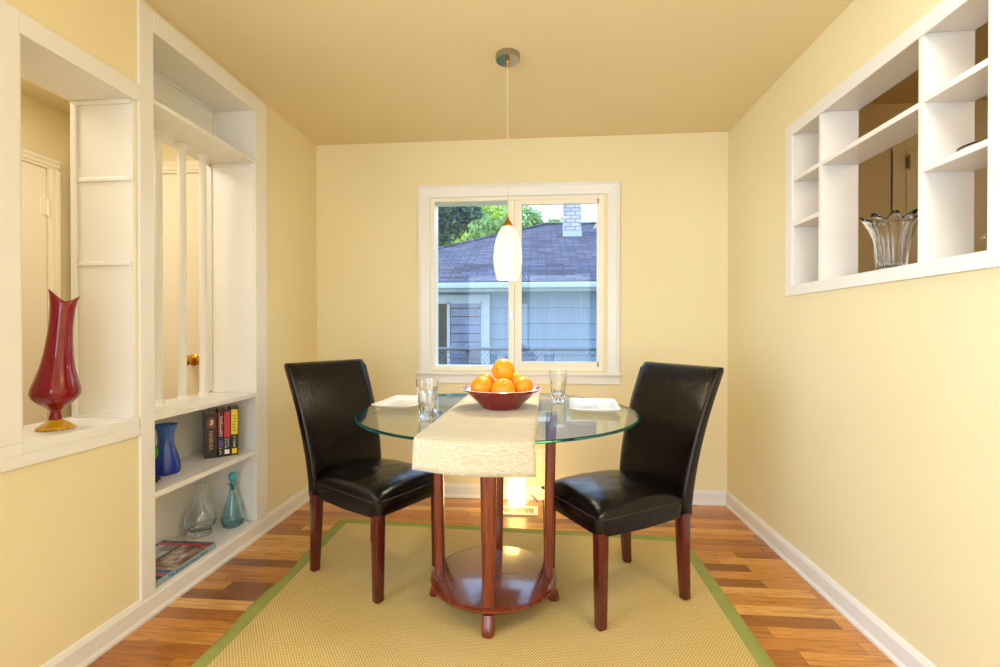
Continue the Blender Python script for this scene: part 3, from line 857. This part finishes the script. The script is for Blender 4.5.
# ------------------------------------------------------------------ blue vase and ornament on bookcase shelf
bm = bmesh.new()
prof = [(.0001, 0), (.050, 0), (.054, .003), (.0575, .012), (.0585, .025), (.055, .045), (.047, .075), (.038, .105), (.0315, .130), (.029, .150), (.030, .168), (.035, .190), (.041, .207), (.046, .217), (.046, .219), (.043, .217), (.038, .205), (.031, .185), (.0265, .165), (.0255, .15), (.028, .13), (.034, .105), (.043, .075), (.05, .045), (.052, .025), (.05, .01), (.0001, .008)]
lathe(bm, prof, 48, fn=lambda k, a, r, z: (r*(1+.02*math.sin(6*a+z*30)), z, 0, 0))
o = obj('blue_glass_vase', bm, BLUEG, smooth=True, loc=(-1.668, 1.965, .4805)); tag(o, 'waisted cobalt blue glass vase on the middle bookcase shelf', 'vase')
orn = thing('glass_ornament', 'partly hidden green and black glass ornament beside the blue vase', 'ornament', (-1.635, 1.832, .4805))
bm = bmesh.new()
for i in range(7):
    a = i*2*PI/7; p = [(0, 0, .006), (.016*math.cos(a), .016*math.sin(a), .030), (.034*math.cos(a), .034*math.sin(a), .012), (.043*math.cos(a), .043*math.sin(a), .006)]
    tube(bm, p, .006, 8, rf=lambda i_: (.008, .010, .008, .004)[i_])
lathe(bm, [(.0001, .0), (.02, 0), (.022, .006), (.014, .02), (.012, .045), (.0001, .05)], 24)
b_ = obj('ornament_base', bm, NAVYG, orn, smooth=True); b_['label'] = 'black pleated glass base'
bm = bmesh.new(); lathe(bm, [(.0001, .045), (.008, .047), (.010, .07), (.026, .092), (.036, .115), (.038, .130), (.034, .147), (.022, .161), (.010, .167), (.0001, .168)], 32)
b_ = obj('ornament_ball', bm, GREENG, orn, smooth=True); b_['label'] = 'green glass ball'

# ------------------------------------------------------------------ books
BLK = simple('black_book_cover', (24, 20, 22), .35); RED = simple('red_book_cover', (196, 34, 48), .35); YEL = simple('yellow_book_cover', (238, 196, 20), .35)
PAGE = simple('book_pages', (224, 214, 190), .8); COPPER = simple('copper_lettering', (206, 150, 96), .4); WHT = simple('white_lettering', (236, 232, 226), .5)
GRNL = simple('green_lettering', (40, 150, 50), .5); BROWN = simple('rust_cover_art', (130, 60, 40), .5); PURP = simple('violet_cover_art', (96, 66, 150), .5)
u = Vector((.764, .646, 0)); v = Vector((-.646, .763, 0)); start = Vector((-1.655, 2.195, .4805)); ang = math.atan2(.646, .764)
def spine_M(x, z, rot=-PI/2, y=-.0006):
    # text standing on a spine that faces local -y
    return Matrix.Translation((x, y, z)) @ Matrix.Rotation(PI/2, 4, 'X') @ Matrix.Rotation(rot, 4, 'Z')
def strokes(name, n, h, z0, z1, mat, parent, x=0, y=-.0014):
    # too small to read in the photo: worn letter-like marks running down the spine
    bm = bmesh.new(); r = random.Random(n*31+int(z0*1000)); st = (z1-z0)/n
    for k in range(n):
        if r.random() < .12: continue
        z = z0+k*st
        box(bm, x-h/2, x+h/2*(.5+.5*r.random()), y, 0, z, z+st*.3)
        if r.random() < .6: box(bm, x-h/2, x-h/2+h*.22, y, 0, z, z+st*.72)
        if r.random() < .5: box(bm, x+h*.28, x+h/2, y, 0, z, z+st*.72)
    return obj(name, bm, mat, parent)
def make_book(off, w, h, label, cover, dep=.108):
    p = start+u*(off+w/2)
    b = thing('book', label, 'book', p, ang, 'books on the middle bookcase shelf')
    bm = boxes((-w/2, w/2, 0, .0025, 0, h), (-w/2, -w/2+.0025, .0025, dep, 0, h), (w/2-.0025, w/2, .0025, dep, 0, h), bev=.0007)
    obj('cover', bm, cover, b)
    obj('pages', boxes((-w/2+.0027, w/2-.0027, .003, dep-.005, .004, h-.004)), PAGE, b)
    return b
b1 = make_book(-.003, .056, .226, 'thick black book with copper title lettering, first of the shelf row', BLK)
text_mesh('title', 'NARNIA', .026, COPPER, b1, spine_M(0, .088))
obj('spine_art', boxes((-.016, .018, -.0012, .0, .150, .196), (-.010, .012, -.0016, .0, .160, .205), bev=.0004), BROWN, b1)
obj('spine_emblem', boxes((-.006, .009, -.002, 0, .166, .170), (-.001, .003, -.002, 0, .166, .192), (.006, .010, -.002, 0, .172, .192)), WHT, b1)
b2 = make_book(.0555, .0245, .238, 'slim black book with white and red spine lettering', BLK)
strokes('title', 11, .010, .105, .222, WHT, b2, x=.003)
obj('title_band', boxes((-.0105, -.003, -.0010, 0, .105, .225)), RED, b2); obj('spine_art', boxes((-.009, .010, -.0009, 0, .05, .085)), PURP, b2)
strokes('author', 5, .010, .012, .048, WHT, b2)
b3 = make_book(.0815, .0285, .236, 'book with a red upper and black lower spine', BLK)
obj('spine_band', boxes((-.0135, .0135, -.0012, 0, .098, .228)), RED, b3); strokes('title', 7, .007, .042, .092, WHT, b3, x=.006); strokes('author', 6, .005, .042, .092, WHT, b3, x=-.006)
obj('spine_art', boxes((-.011, .010, -.0010, 0, .012, .034)), WHT, b3)
b4 = make_book(.1115, .034, .243, 'book with a bright yellow upper spine and green lettering, nearest the end panel', BLK)
obj('spine_band', boxes((-.0145, .0145, -.0012, 0, .108, .236)), YEL, b4); strokes('title', 6, .015, .125, .215, GRNL, b4, y=-.0018); strokes('author', 7, .008, .045, .100, WHT, b4)
obj('spine_art', boxes((-.011, .011, -.0010, 0, .010, .036)), YEL, b4)

# big flat house book on the bottom shelf
hb = thing('large_house_book', 'large flat softcover house design book lying on the bottom bookcase shelf', 'book', (-1.511, 1.736, .0975), 0)
TH = .028; LB, WB = .335, .262
LTB = simple('pale_blue_spine', (142, 176, 190), .35); 
def cover_art():
    n = NT('house_book_cover'); v = n.coord('Object')
    sp = n.add('ShaderNodeSeparateXYZ'); n.lk(v, sp.inputs[0])
    x = n.math('DIVIDE', sp.outputs[0], -WB); y = n.math('DIVIDE', sp.outputs[1], LB)
    br = n.add('ShaderNodeTexBrick'); br.offset = .3; br.inputs['Scale'].default_value = 1
    br.inputs['Brick Width'].default_value = .09; br.inputs['Row Height'].default_value = .06; br.inputs['Mortar Size'].default_value = .002
    br.inputs['Color1'].default_value = (*lin((210, 206, 206)), 1); br.inputs['Color2'].default_value = (*lin((70, 62, 78)), 1); br.inputs['Mortar'].default_value = (*lin((26, 20, 24)), 1)
    n.lk(v, br.inputs['Vector'])
    f = n.noise(v, 16, 3)
    warm = n.ramp(f, [(.35, lin((60, 30, 34))), (.5, lin((150, 118, 104))), (.62, lin((214, 196, 190))), (.75, lin((120, 100, 140)))])
    c = n.mix(n.math('GREATER_THAN', x, .52), warm, br.outputs['Color'])
    c = n.mix(n.math('COMPARE', x, .53, .03), c, lin((16, 12, 14)))
    c = n.mix(n.math('GREATER_THAN', y, .93), c, lin((60, 62, 90)))
    c = n.mix(n.math('GREATER_THAN', x, .93), c, lin((46, 92, 190)))
    c = n.mix(n.math('COMPARE', y, .90, .035), c, lin((180, 34, 44)))
    c = n.mix(n.math('COMPARE', y, .20, .04), c, lin((84, 96, 160)))
    c = n.mix(n.math('COMPARE', y, .13, .025), c, lin((190, 40, 70)))
    c = n.mix(n.math('LESS_THAN', y, .09), c, lin((18, 16, 20)))
    n.lk(c, n.b.inputs['Base Color']); n.setv(n.b, Roughness=.18); n.b.inputs['Coat Weight'].default_value = .5
    return n.m
obj('front_cover', boxes((-WB, 0, 0, LB, TH-.002, TH)), cover_art(), hb)
obj('spine', boxes((-.0012, .0008, 0, LB, 0, TH)), LTB, hb)
obj('pages', boxes((-WB+.003, -.0012, .002, LB-.002, .001, TH-.002)), PAGE, hb)
MT = Matrix.Translation((.0009, LB*.5, TH*.48)) @ Matrix.Rotation(PI/2, 4, 'Z') @ Matrix.Rotation(PI/2, 4, 'X')
text_mesh('title', 'The Essential House Book', .0215, BLK, hb, MT)

# ------------------------------------------------------------------ decanters on bottom shelf
def vessel(bm, o, i): lathe(bm, o+list(reversed(i)), 48)
dc = thing('clear_glass_carafe', 'round-bellied clear glass carafe with flared lip on the bottom shelf', 'carafe', (-1.688, 2.205, .0975))
bm = bmesh.new()
vessel(bm, [(.0001, 0), (.046, 0), (.052, .004), (.053, .016), (.047, .026), (.052, .034), (.066, .052), (.0725, .075), (.069, .100), (.055, .128), (.036, .155), (.022, .180), (.0165, .205), (.0155, .228), (.018, .246), (.027, .260), (.029, .263)],
       [(.0001, .026), (.04, .03), (.060, .052), (.0665, .075), (.063, .099), (.050, .126), (.032, .153), (.0185, .179), (.0135, .205), (.0125, .228), (.0155, .248), (.027, .264)])
obj('carafe_body', bm, CLEAR, dc, smooth=True, angle=60)
db = thing('blue_glass_decanter', 'slim pale blue glass decanter with turquoise ball stopper on the bottom shelf', 'decanter', (-1.595, 2.318, .0975))
bm = bmesh.new()
vessel(bm, [(.0001, 0), (.038, 0), (.046, .005), (.052, .025), (.053, .045), (.048, .075), (.037, .110), (.025, .145), (.0165, .175), (.0135, .200), (.014, .212), (.022, .222), (.027, .225)],
       [(.0001, .010), (.038, .012), (.047, .028), (.0485, .046), (.0435, .075), (.033, .109), (.0215, .144), (.0135, .175), (.0115, .200), (.012, .212), (.020, .2235), (.0265, .2265)])
obj('decanter_body', bm, CLEARB, db, smooth=True, angle=60)
bm = bmesh.new(); lathe(bm, [(.0001, .190), (.010, .192), (.0112, .215), (.0118, .224), (.010, .232), (.011, .238), (.019, .248), (.0215, .260), (.019, .272), (.010, .280), (.0001, .282)], 32)
s_ = obj('stopper', bm, TEALG, db, smooth=True); s_['label'] = 'turquoise ball stopper'

# ------------------------------------------------------------------ crystal vase and dishes in niche
cv = thing('crystal_vase', 'fluted clear crystal vase standing in the middle niche compartment', 'vase', (1.290, 1.82, NZ0+.001))
bm = bmesh.new()
oo = [(.0001, 0), (.040, 0), (.044, .006), (.045, .04), (.048, .08), (.054, .12), (.062, .155), (.074, .182), (.084, .198)]
ii = [(.0795, .199), (.068, .180), (.056, .153), (.048, .12), (.042, .08), (.038, .04), (.034, .022), (.0001, .020)]
def cvf(k, a, r, z):
    q = min(1, max(0, z/.2)); amp = .04+.12*q**1.5
    w = math.sin(9*a+z*6)
    w = math.copysign(abs(w)**.7, w)
    return (r*(1+amp*w), z+(.010*math.sin(9*a+1.2)*q**3 if z > .1 else 0), 0, 0)
lathe(bm, oo+ii, 144, fn=cvf); obj('vase_body', bm, CLEAR, cv, smooth=True)
def dish(r, h, loc, label):
    bm = bmesh.new(); lathe(bm, [(.0001, 0), (r*.55, 0), (r*.6, .002), (r*.9, h*.7), (r, h), (r*.96, h+.001), (r*.86, h*.75), (r*.55, .005), (.0001, .004)], 40)
    o = obj('glass_dish', bm, CLEAR, smooth=True, loc=loc); tag(o, label, 'dish', 'small glass pieces in the niche')
dish(.060, .016, (1.285, 1.455, 1.6395), 'low clear glass dish on the upper niche shelf nearest the camera')
dish(.016, .012, (1.275, 2.135, 1.6365), 'tiny glass dish on the niche shelf closest to the window')
bm = bmesh.new(); lathe(bm, [(.0001, 0), (.022, 0), (.022, .003), (.005, .008), (.005, .035), (.012, .042), (.022, .050), (.023, .056), (.018, .054), (.0001, .044)], 32)
o = obj('glass_candle_holder', bm, CLEAR, smooth=True, loc=(1.285, 1.435, NZ0+.001)); tag(o, 'small footed clear glass holder at the bottom of the niche beside its outer post', 'candle holder')

# ------------------------------------------------------------------ outside
GZ = -.75
def grass():
    n = NT('lawn'); v = n.coord(); n.lk(n.ramp(n.noise(v, 5, 5), [(.3, lin((50, 80, 40))), (.7, lin((104, 130, 70)))]), n.b.inputs['Base Color']); n.setv(n.b, Roughness=.9); return n.m
g_ = struct('ground', boxes((-30, 30, D+.3, 60, GZ-.1, GZ)), grass())
def shingles():
    n = NT('grey_roof_shingles'); v = n.coord('Generated')
    tc = n.add('ShaderNodeTexCoord'); mp = n.add('ShaderNodeMapping'); n.lk(tc.outputs['Object'], mp.inputs[0]); mp.inputs['Scale'].default_value = (1, 1.09, 0)
    b = n.add('ShaderNodeTexBrick'); b.inputs['Scale'].default_value = 1; b.offset = .5
    b.inputs['Brick Width'].default_value = .30; b.inputs['Row Height'].default_value = .125; b.inputs['Mortar Size'].default_value = .013
    b.inputs['Mortar Smooth'].default_value = .3; b.inputs['Bias'].default_value = -.1
    b.inputs['Color1'].default_value = (*lin((46, 48, 66)), 1); b.inputs['Color2'].default_value = (*lin((84, 87, 112)), 1); b.inputs['Mortar'].default_value = (*lin((22, 22, 34)), 1)
    n.lk(mp.outputs[0], b.inputs['Vector'])
    sp = n.noise(mp.outputs[0], 60, 3)
    n.lk(n.mix(.5, b.outputs['Color'], n.ramp(sp, [(.3, (.55, .55, .58)), (.7, (1, 1, 1))]), 'MULTIPLY'), n.b.inputs['Base Color'])
    n.setv(n.b, Roughness=.85); n.bump(b.outputs['Fac'], .5, .02); return n.m
SHING = shingles()
def siding():
    n = NT('blue_grey_siding'); v = n.coord('Object', (40, 40, .6))
    n.lk(n.ramp(n.noise(v, 1, 3), [(.3, lin((98, 116, 140))), (.7, lin((116, 136, 160)))]), n.b.inputs['Base Color'])
    n.setv(n.b, Roughness=.7); n.bump(n.noise(v, 1, 3), .4, .01); return n.m
SIDE = siding(); OWHITE = simple('exterior_white_paint', (146, 160, 178), .6); DARKG = simple('dark_gutter_gap', (36, 34, 38), .7)
hs = thing('neighbour_house', 'blue-grey sided house with a shingled hip roof beyond the window', 'house', (0, 8, GZ))
h0 = -GZ
bm = bmesh.new()
bh = .268; top = 1.78
box(bm, -4.2, 5.2, .03, 5, 0, top+h0)
z = top
while z > GZ:
    zb = max(z-bh, GZ)
    vs = [(-4.2, -.005, z+h0), (5.2, -.005, z+h0), (5.2, -.028, zb+h0+.006), (-4.2, -.028, zb+h0+.006), (-4.2, -.010, zb+h0), (5.2, -.010, zb+h0)]
    V = [bm.verts.new(p) for p in vs]; bm.faces.new((V[0], V[1], V[2], V[3])); bm.faces.new((V[3], V[2], V[5], V[4]))
    z -= bh
obj('siding', bm, SIDE, hs)
# roof
ez, ey = 1.93, -.40
rz_, ry, rx0, rx1 = 3.83, 4.0, .16, 2.8
bm = bmesh.new()
A = (rx0-4.4, ey, ez+h0); B = (rx1+4.4, ey, ez+h0); C = (rx1, ry, rz_+h0); D_ = (rx0, ry, rz_+h0); E_ = (rx0-4.4, 2*ry-ey, ez+h0); F_ = (rx1+4.4, 2*ry-ey, ez+h0)
V = [bm.verts.new(p) for p in (A, B, C, D_, E_, F_)]
for f in ((0, 1, 2, 3), (0, 3, 4), (1, 5, 2), (3, 2, 5, 4), (0, 4, 5, 1)): bm.faces.new([V[i] for i in f])
obj('roof', bm, SHING, hs)
bm = bmesh.new(); tube(bm, [(rx0-.02, ry, rz_+h0+.01), (rx1, ry, rz_+h0+.01)], .05, 6); tube(bm, [(A[0], A[1], A[2]), (D_[0], D_[1], D_[2]+.01)], .035, 6)
obj('ridge_cap', bm, SHING, hs)
bm = boxes((A[0], B[0], ey-.11, ey, ez+h0-.12, ez+h0-.025), bev=.02); obj('gutter', bm, OWHITE, hs)
obj('drip_edge', boxes((A[0], B[0], ey-.02, ey+.03, ez+h0-.05, ez+h0-.004)), DARKG, hs)
obj('soffit', boxes((A[0], B[0], ey, .04, ez+h0-.16, ez+h0-.11)), OWHITE, hs)
# chimney
def brickm():
    n = NT('pale_chimney_brick'); tc = n.add('ShaderNodeTexCoord'); sp = n.add('ShaderNodeSeparateXYZ'); n.lk(tc.outputs['Object'], sp.inputs[0])
    cb = n.add('ShaderNodeCombineXYZ'); n.lk(n.math('ADD', sp.outputs[0], sp.outputs[1]), cb.inputs[0]); n.lk(sp.outputs[2], cb.inputs[1])
    b = n.add('ShaderNodeTexBrick'); b.inputs['Scale'].default_value = 1; b.inputs['Brick Width'].default_value = .21; b.inputs['Row Height'].default_value = .085; b.inputs['Mortar Size'].default_value = .009
    b.inputs['Color1'].default_value = (*lin((166, 166, 174)), 1); b.inputs['Color2'].default_value = (*lin((128, 128, 140)), 1); b.inputs['Mortar'].default_value = (*lin((100, 102, 116)), 1)
    n.lk(cb.outputs[0], b.inputs['Vector']); n.lk(b.outputs['Color'], n.b.inputs['Base Color']); n.setv(n.b, Roughness=.9); return n.m
bm = boxes((.585, .985, 2.72, 3.12, 3.15+h0, 4.9+h0)); obj('chimney', bm, brickm(), hs)
obj('chimney_flashing', boxes((.55, 1.02, 2.68, 2.78, 3.17+h0, 3.245+h0), (.57, 1.0, 2.70, 2.76, 3.2+h0, 3.40+h0)), OWHITE, hs)
# its window
nx0, nx1, nz1, nz0 = -2.6, -.82, 1.74, .35
bm = boxes((nx1-.12, nx1, -.09, -.01, nz0+h0, nz1+h0), (nx0, nx1-.12, -.09, -.01, nz1+h0-.12, nz1+h0), (nx0, nx1-.12, -.09, -.01, nz0+h0, nz0+h0+.1), (nx0, nx0+.12, -.09, -.01, nz0+h0, nz1+h0)); 
wf = obj('window', bm, OWHITE, hs)
DG = simple('dark_window_glass', (34, 40, 50), .08, coat=.8)
obj('pane', boxes((nx0, nx1-.12, -.040, -.034, nz0+h0, nz1+h0-.1)), DG, wf)
bm = boxes((-1.56, -1.51, -.075, -.04, nz0+h0+.1, nz1+h0-.12), (nx1-.15, nx1-.12, -.075, -.04, nz0+h0+.1, nz1+h0-.12), (nx0+.12, nx1-.12, -.075, -.04, nz1+h0-.15, nz1+h0-.12)); obj('sash', bm, OWHITE, wf)
bm = bmesh.new()
for k in range(8):
    zc = nz0+h0+.15+k*.145
    box(bm, -1.50, nx1-.155, -.064, -.058, zc, zc+.135, rot=Matrix.Rotation(-.2, 3, 'X'))
obj('louvres', bm, simple('frosted_louvre_glass', (62, 76, 110), .15, var=.45, vs=3, coat=.6), wf)

# chain-link fence
fc = thing('chain_link_fence', 'low galvanised chain-link fence between the window and the house', 'fence', (-.3, 5, GZ))
GALV = simple('galvanised_steel', (70, 78, 96), .5, .2)
tz = .925+h0
bm = bmesh.new(); tube(bm, [(-2.5, 0, tz), (2.5, 0, tz)], .018, 8); obj('top_rail', bm, GALV, fc, smooth=True)
for x in (-2.2, -.455, 1.6):
    bm = bmesh.new(); tube(bm, [(x, .025, 0), (x, .025, tz+.01)], .026, 10); lathe(bm, [(.03, 0), (.03, .02), (.02, .04), (.001, .05)], 12, (x, .025, tz+.0)); obj('post', bm, GALV, fc, smooth=True)
bm = bmesh.new(); s = .056
k = -1.7
Hf = .62
while k < 1.7:
    for sg in (1, -1):
        a = Vector((k, .003*sg, tz-.01)); b = Vector((k+sg*Hf, .003*sg, tz-.01-Hf))
        d = (b-a).normalized(); w = Vector((-d.z, 0, d.x))*.0028; q = Vector((0, .0028, 0))
        loft(bm, [[tuple(p+w), tuple(p+q), tuple(p-w), tuple(p-q)] for p in (a, b)])
    k += s
for i in range(60):
    x = -1.7+i*s
    tube(bm, [(x, 0, tz-.012), (x+.01, 0, tz+.028)], .0016, 4)
obj('wire_mesh', bm, GALV, fc)

# trees
def leafm(name, a, b_):
    n = NT(name)
    oi = n.noise(n.coord('Object'), 2.2, 3)
    g2 = n.add('ShaderNodeNewGeometry')
    f = n.math('MULTIPLY_ADD', g2.outputs['Random Per Island'], .7, n.math('MULTIPLY', oi, .3))
    n.lk(n.ramp(f, [(0, lin(a)), (1, lin(b_))]), n.b.inputs['Base Color']); n.setv(n.b, Roughness=.6)
    df = n.add('ShaderNodeBsdfTranslucent'); n.lk(n.ramp(f, [(0, lin(a)), (1, lin(b_))]), df.inputs[0])
    mx = n.add('ShaderNodeMixShader'); mx.inputs[0].default_value = .35; n.lk(n.b.outputs[0], mx.inputs[1]); n.lk(df.outputs[0], mx.inputs[2]); n.lk(mx.outputs[0], n.out.inputs[0])
    return n.m
BARK = simple('bark', (86, 74, 62), .9, var=.3, vs=14)
def tree(name, label, loc, h, blobs, leaf, size, dens, rng):
    t = thing(name, label, 'tree', loc)
    SC = (loc[1]/{'conifer_tree': 12.5}.get(name, 15.5 if loc[0] < -1 else 18))
    blobs = [(a*SC, b*SC, (c-1.87)*SC+1.87, d*SC) for a, b, c, d in blobs]; dens = dens/SC/SC*1.3; size *= SC
    bm = bmesh.new(); pts = [(0, 0, 0), (.05, 0, h*.25), (-.05, .05, h*.5), (0, 0, h*.9)]
    tube(bm, pts, .2, 10, rf=lambda i: (.24, .18, .12, .03)[i])
    for (bx, by, bz, br) in blobs: tube(bm, [(0, 0, max(.5, bz-br*1.2)), (bx*.5, by*.5, bz-br*.5), (bx, by, bz)], .05, 6, rf=lambda i: (.09, .06, .02)[i])
    obj('trunk', bm, BARK, t, smooth=True)
    bm = bmesh.new()
    for (bx, by, bz, br) in blobs:
        for _ in range(int(dens*br*br)):
            d = Vector((rng.gauss(0, 1), rng.gauss(0, 1), rng.gauss(0, 1))).normalized()
            rr = br*(.45+.6*rng.random()**.6); rr *= 1+.22*math.sin(d.x*7+bx*3)*math.sin(d.z*6+by)
            p = Vector((bx, by, bz))+Vector((d.x*rr, d.y*rr, d.z*rr*.85))
            a = Vector((rng.gauss(0, 1), rng.gauss(0, 1), rng.gauss(0, .6))).normalized()*size*(.6+.8*rng.random())
            b2 = a.cross(Vector((rng.gauss(0, 1), rng.gauss(0, 1), rng.gauss(0, 1)))).normalized()*size*.45
            q = [bm.verts.new(p-a), bm.verts.new(p+b2), bm.verts.new(p+a), bm.verts.new(p-b2)]; bm.faces.new(q)
    me = bpy.data.meshes.new('foliage'); bm.to_mesh(me); bm.free(); me.materials.append(leaf)
    o = bpy.data.objects.new('foliage', me); COL.objects.link(o); o.parent = t
    return t
LG = leafm('bright_leaf', (130, 170, 50), (224, 240, 130)); DGN = leafm('dark_conifer_needles', (34, 64, 66), (92, 130, 120)); MG = leafm('mid_leaf', (90, 136, 72), (180, 210, 140))
rng = random.Random(3)
tree('leafy_tree', 'sunlit bright green leafy tree behind the roof, in the left pane', (-5.4, 24, GZ), 9.5,
     [(-1.2, 0, 4.2, 1.1), (.1, .2, 4.6, 1.2), (1.3, 0, 4.8, 1.1), (2.2, .3, 5.2, .95), (.6, .1, 5.7, 1.0), (-.4, .3, 3.4, 1.0), (1.9, .5, 6.1, .8), (1.2, -.2, 3.8, 1.0)], LG, .10, 1500, rng)
tree('conifer_tree', 'dark blue-green conifer in the upper corner of the left pane', (-3.95, 17.9, GZ), 11,
     [(-.1, 0, 4.6, .6), (.45, 0, 4.85, .5), (-.6, .1, 4.9, .7), (.85, 0, 5.1, .4), (0, 0, 5.6, .6)], DGN, .075, 2200, rng)
tree('leafy_tree', 'mid green tree behind the chimney, in the right pane', (.1, 21, GZ), 7,
     [(-1.2, 0, 4.9, 1.0), (-.2, .2, 5.4, .95), (.55, 0, 5.0, .75), (-.7, .1, 6.0, .9), (.6, .1, 5.75, .5), (-2.0, 0, 5.6, .8)], MG, .10, 1500, rng)

# ------------------------------------------------------------------ lights
w = bpy.data.worlds.new('sky'); scene.world = w; w.use_nodes = True
nt = w.node_tree; bg = nt.nodes['Background']
tc = nt.nodes.new('ShaderNodeTexCoord'); sp = nt.nodes.new('ShaderNodeSeparateXYZ'); nt.links.new(tc.outputs['Generated'], sp.inputs[0])
rp = nt.nodes.new('ShaderNodeValToRGB'); nt.links.new(sp.outputs[2], rp.inputs[0])
rp.color_ramp.elements[0].position = .0; rp.color_ramp.elements[0].color = (.80, .93, 1.0, 1)
rp.color_ramp.elements[1].position = .8; rp.color_ramp.elements[1].color = (.36, .58, 1.0, 1)
nt.links.new(rp.outputs[0], bg.inputs[0]); bg.inputs[1].default_value = 3.2

def area(name, loc, rot, sx, sy, power, rgb):
    l = bpy.data.lights.new(name, 'AREA'); l.shape = 'RECTANGLE'; l.size = sx; l.size_y = sy; l.energy = power; l.color = rgb
    o = bpy.data.objects.new(name, l); COL.objects.link(o); o.location = loc; o.rotation_euler = rot; return o
def point(name, loc, power, rgb, r=.03):
    l = bpy.data.lights.new(name, 'POINT'); l.energy = power; l.color = rgb; l.shadow_soft_size = r
    o = bpy.data.objects.new(name, l); COL.objects.link(o); o.location = loc; return o
# cool fill panels added outside the made-up side and rear windows
area('added_side_fill', (XLB-.12, -.425, 1.28), (PI/2, 0, -PI/2), 2.45, 1.8, 42, (.74, .87, 1.0))
area('added_rear_fill', (-.175, RY-.16, 1.33), (PI/2, 0, 0), 2.3, 1.7, 26, (.70, .84, 1.0))
area('added_ceiling_fill', (.92, .80, Z-.03), (0, 0, 0), .5, .6, 12, (1.0, .93, .84))  # overhead fill panel added out of view, no known fixture
area('hall_ceiling_light', (-2.28, 1.55, Z-.03), (0, 0, 0), .5, .7, 10, (1.0, .96, .88))
point('added_kitchen_fill', (2.3, .8, 2.2), 9, (1, .72, .42), .06)  # unseen lamp added to warm and brighten the room beyond the niche
point('pendant_bulb', (PX, PY, 1.42), 20, (1.0, .87, .62), .04)
point('accent_lamp_bulb', (-.135, 2.980, .17), 4, (1.0, .74, .34), .02)
sun = bpy.data.lights.new('sun', 'SUN'); sun.energy = 3.2; sun.angle = .02; sun.color = (1, .94, .82)
so = bpy.data.objects.new('sun', sun); COL.objects.link(so); so.rotation_euler = Vector((.8, .12, -.62)).to_track_quat('-Z', 'Y').to_euler()

scene.view_settings.view_transform = 'Standard'; scene.view_settings.look = 'None'
scene.view_settings.gamma = 1; scene.view_settings.use_curve_mapping = False
scene.view_settings.exposure = 0.37
scene.cycles.use_denoising = True
scene.cycles.max_bounces = 14; scene.cycles.diffuse_bounces = 6; scene.cycles.transparent_max_bounces = 16; scene.cycles.transmission_bounces = 12
scene.cycles.sample_clamp_indirect = 6
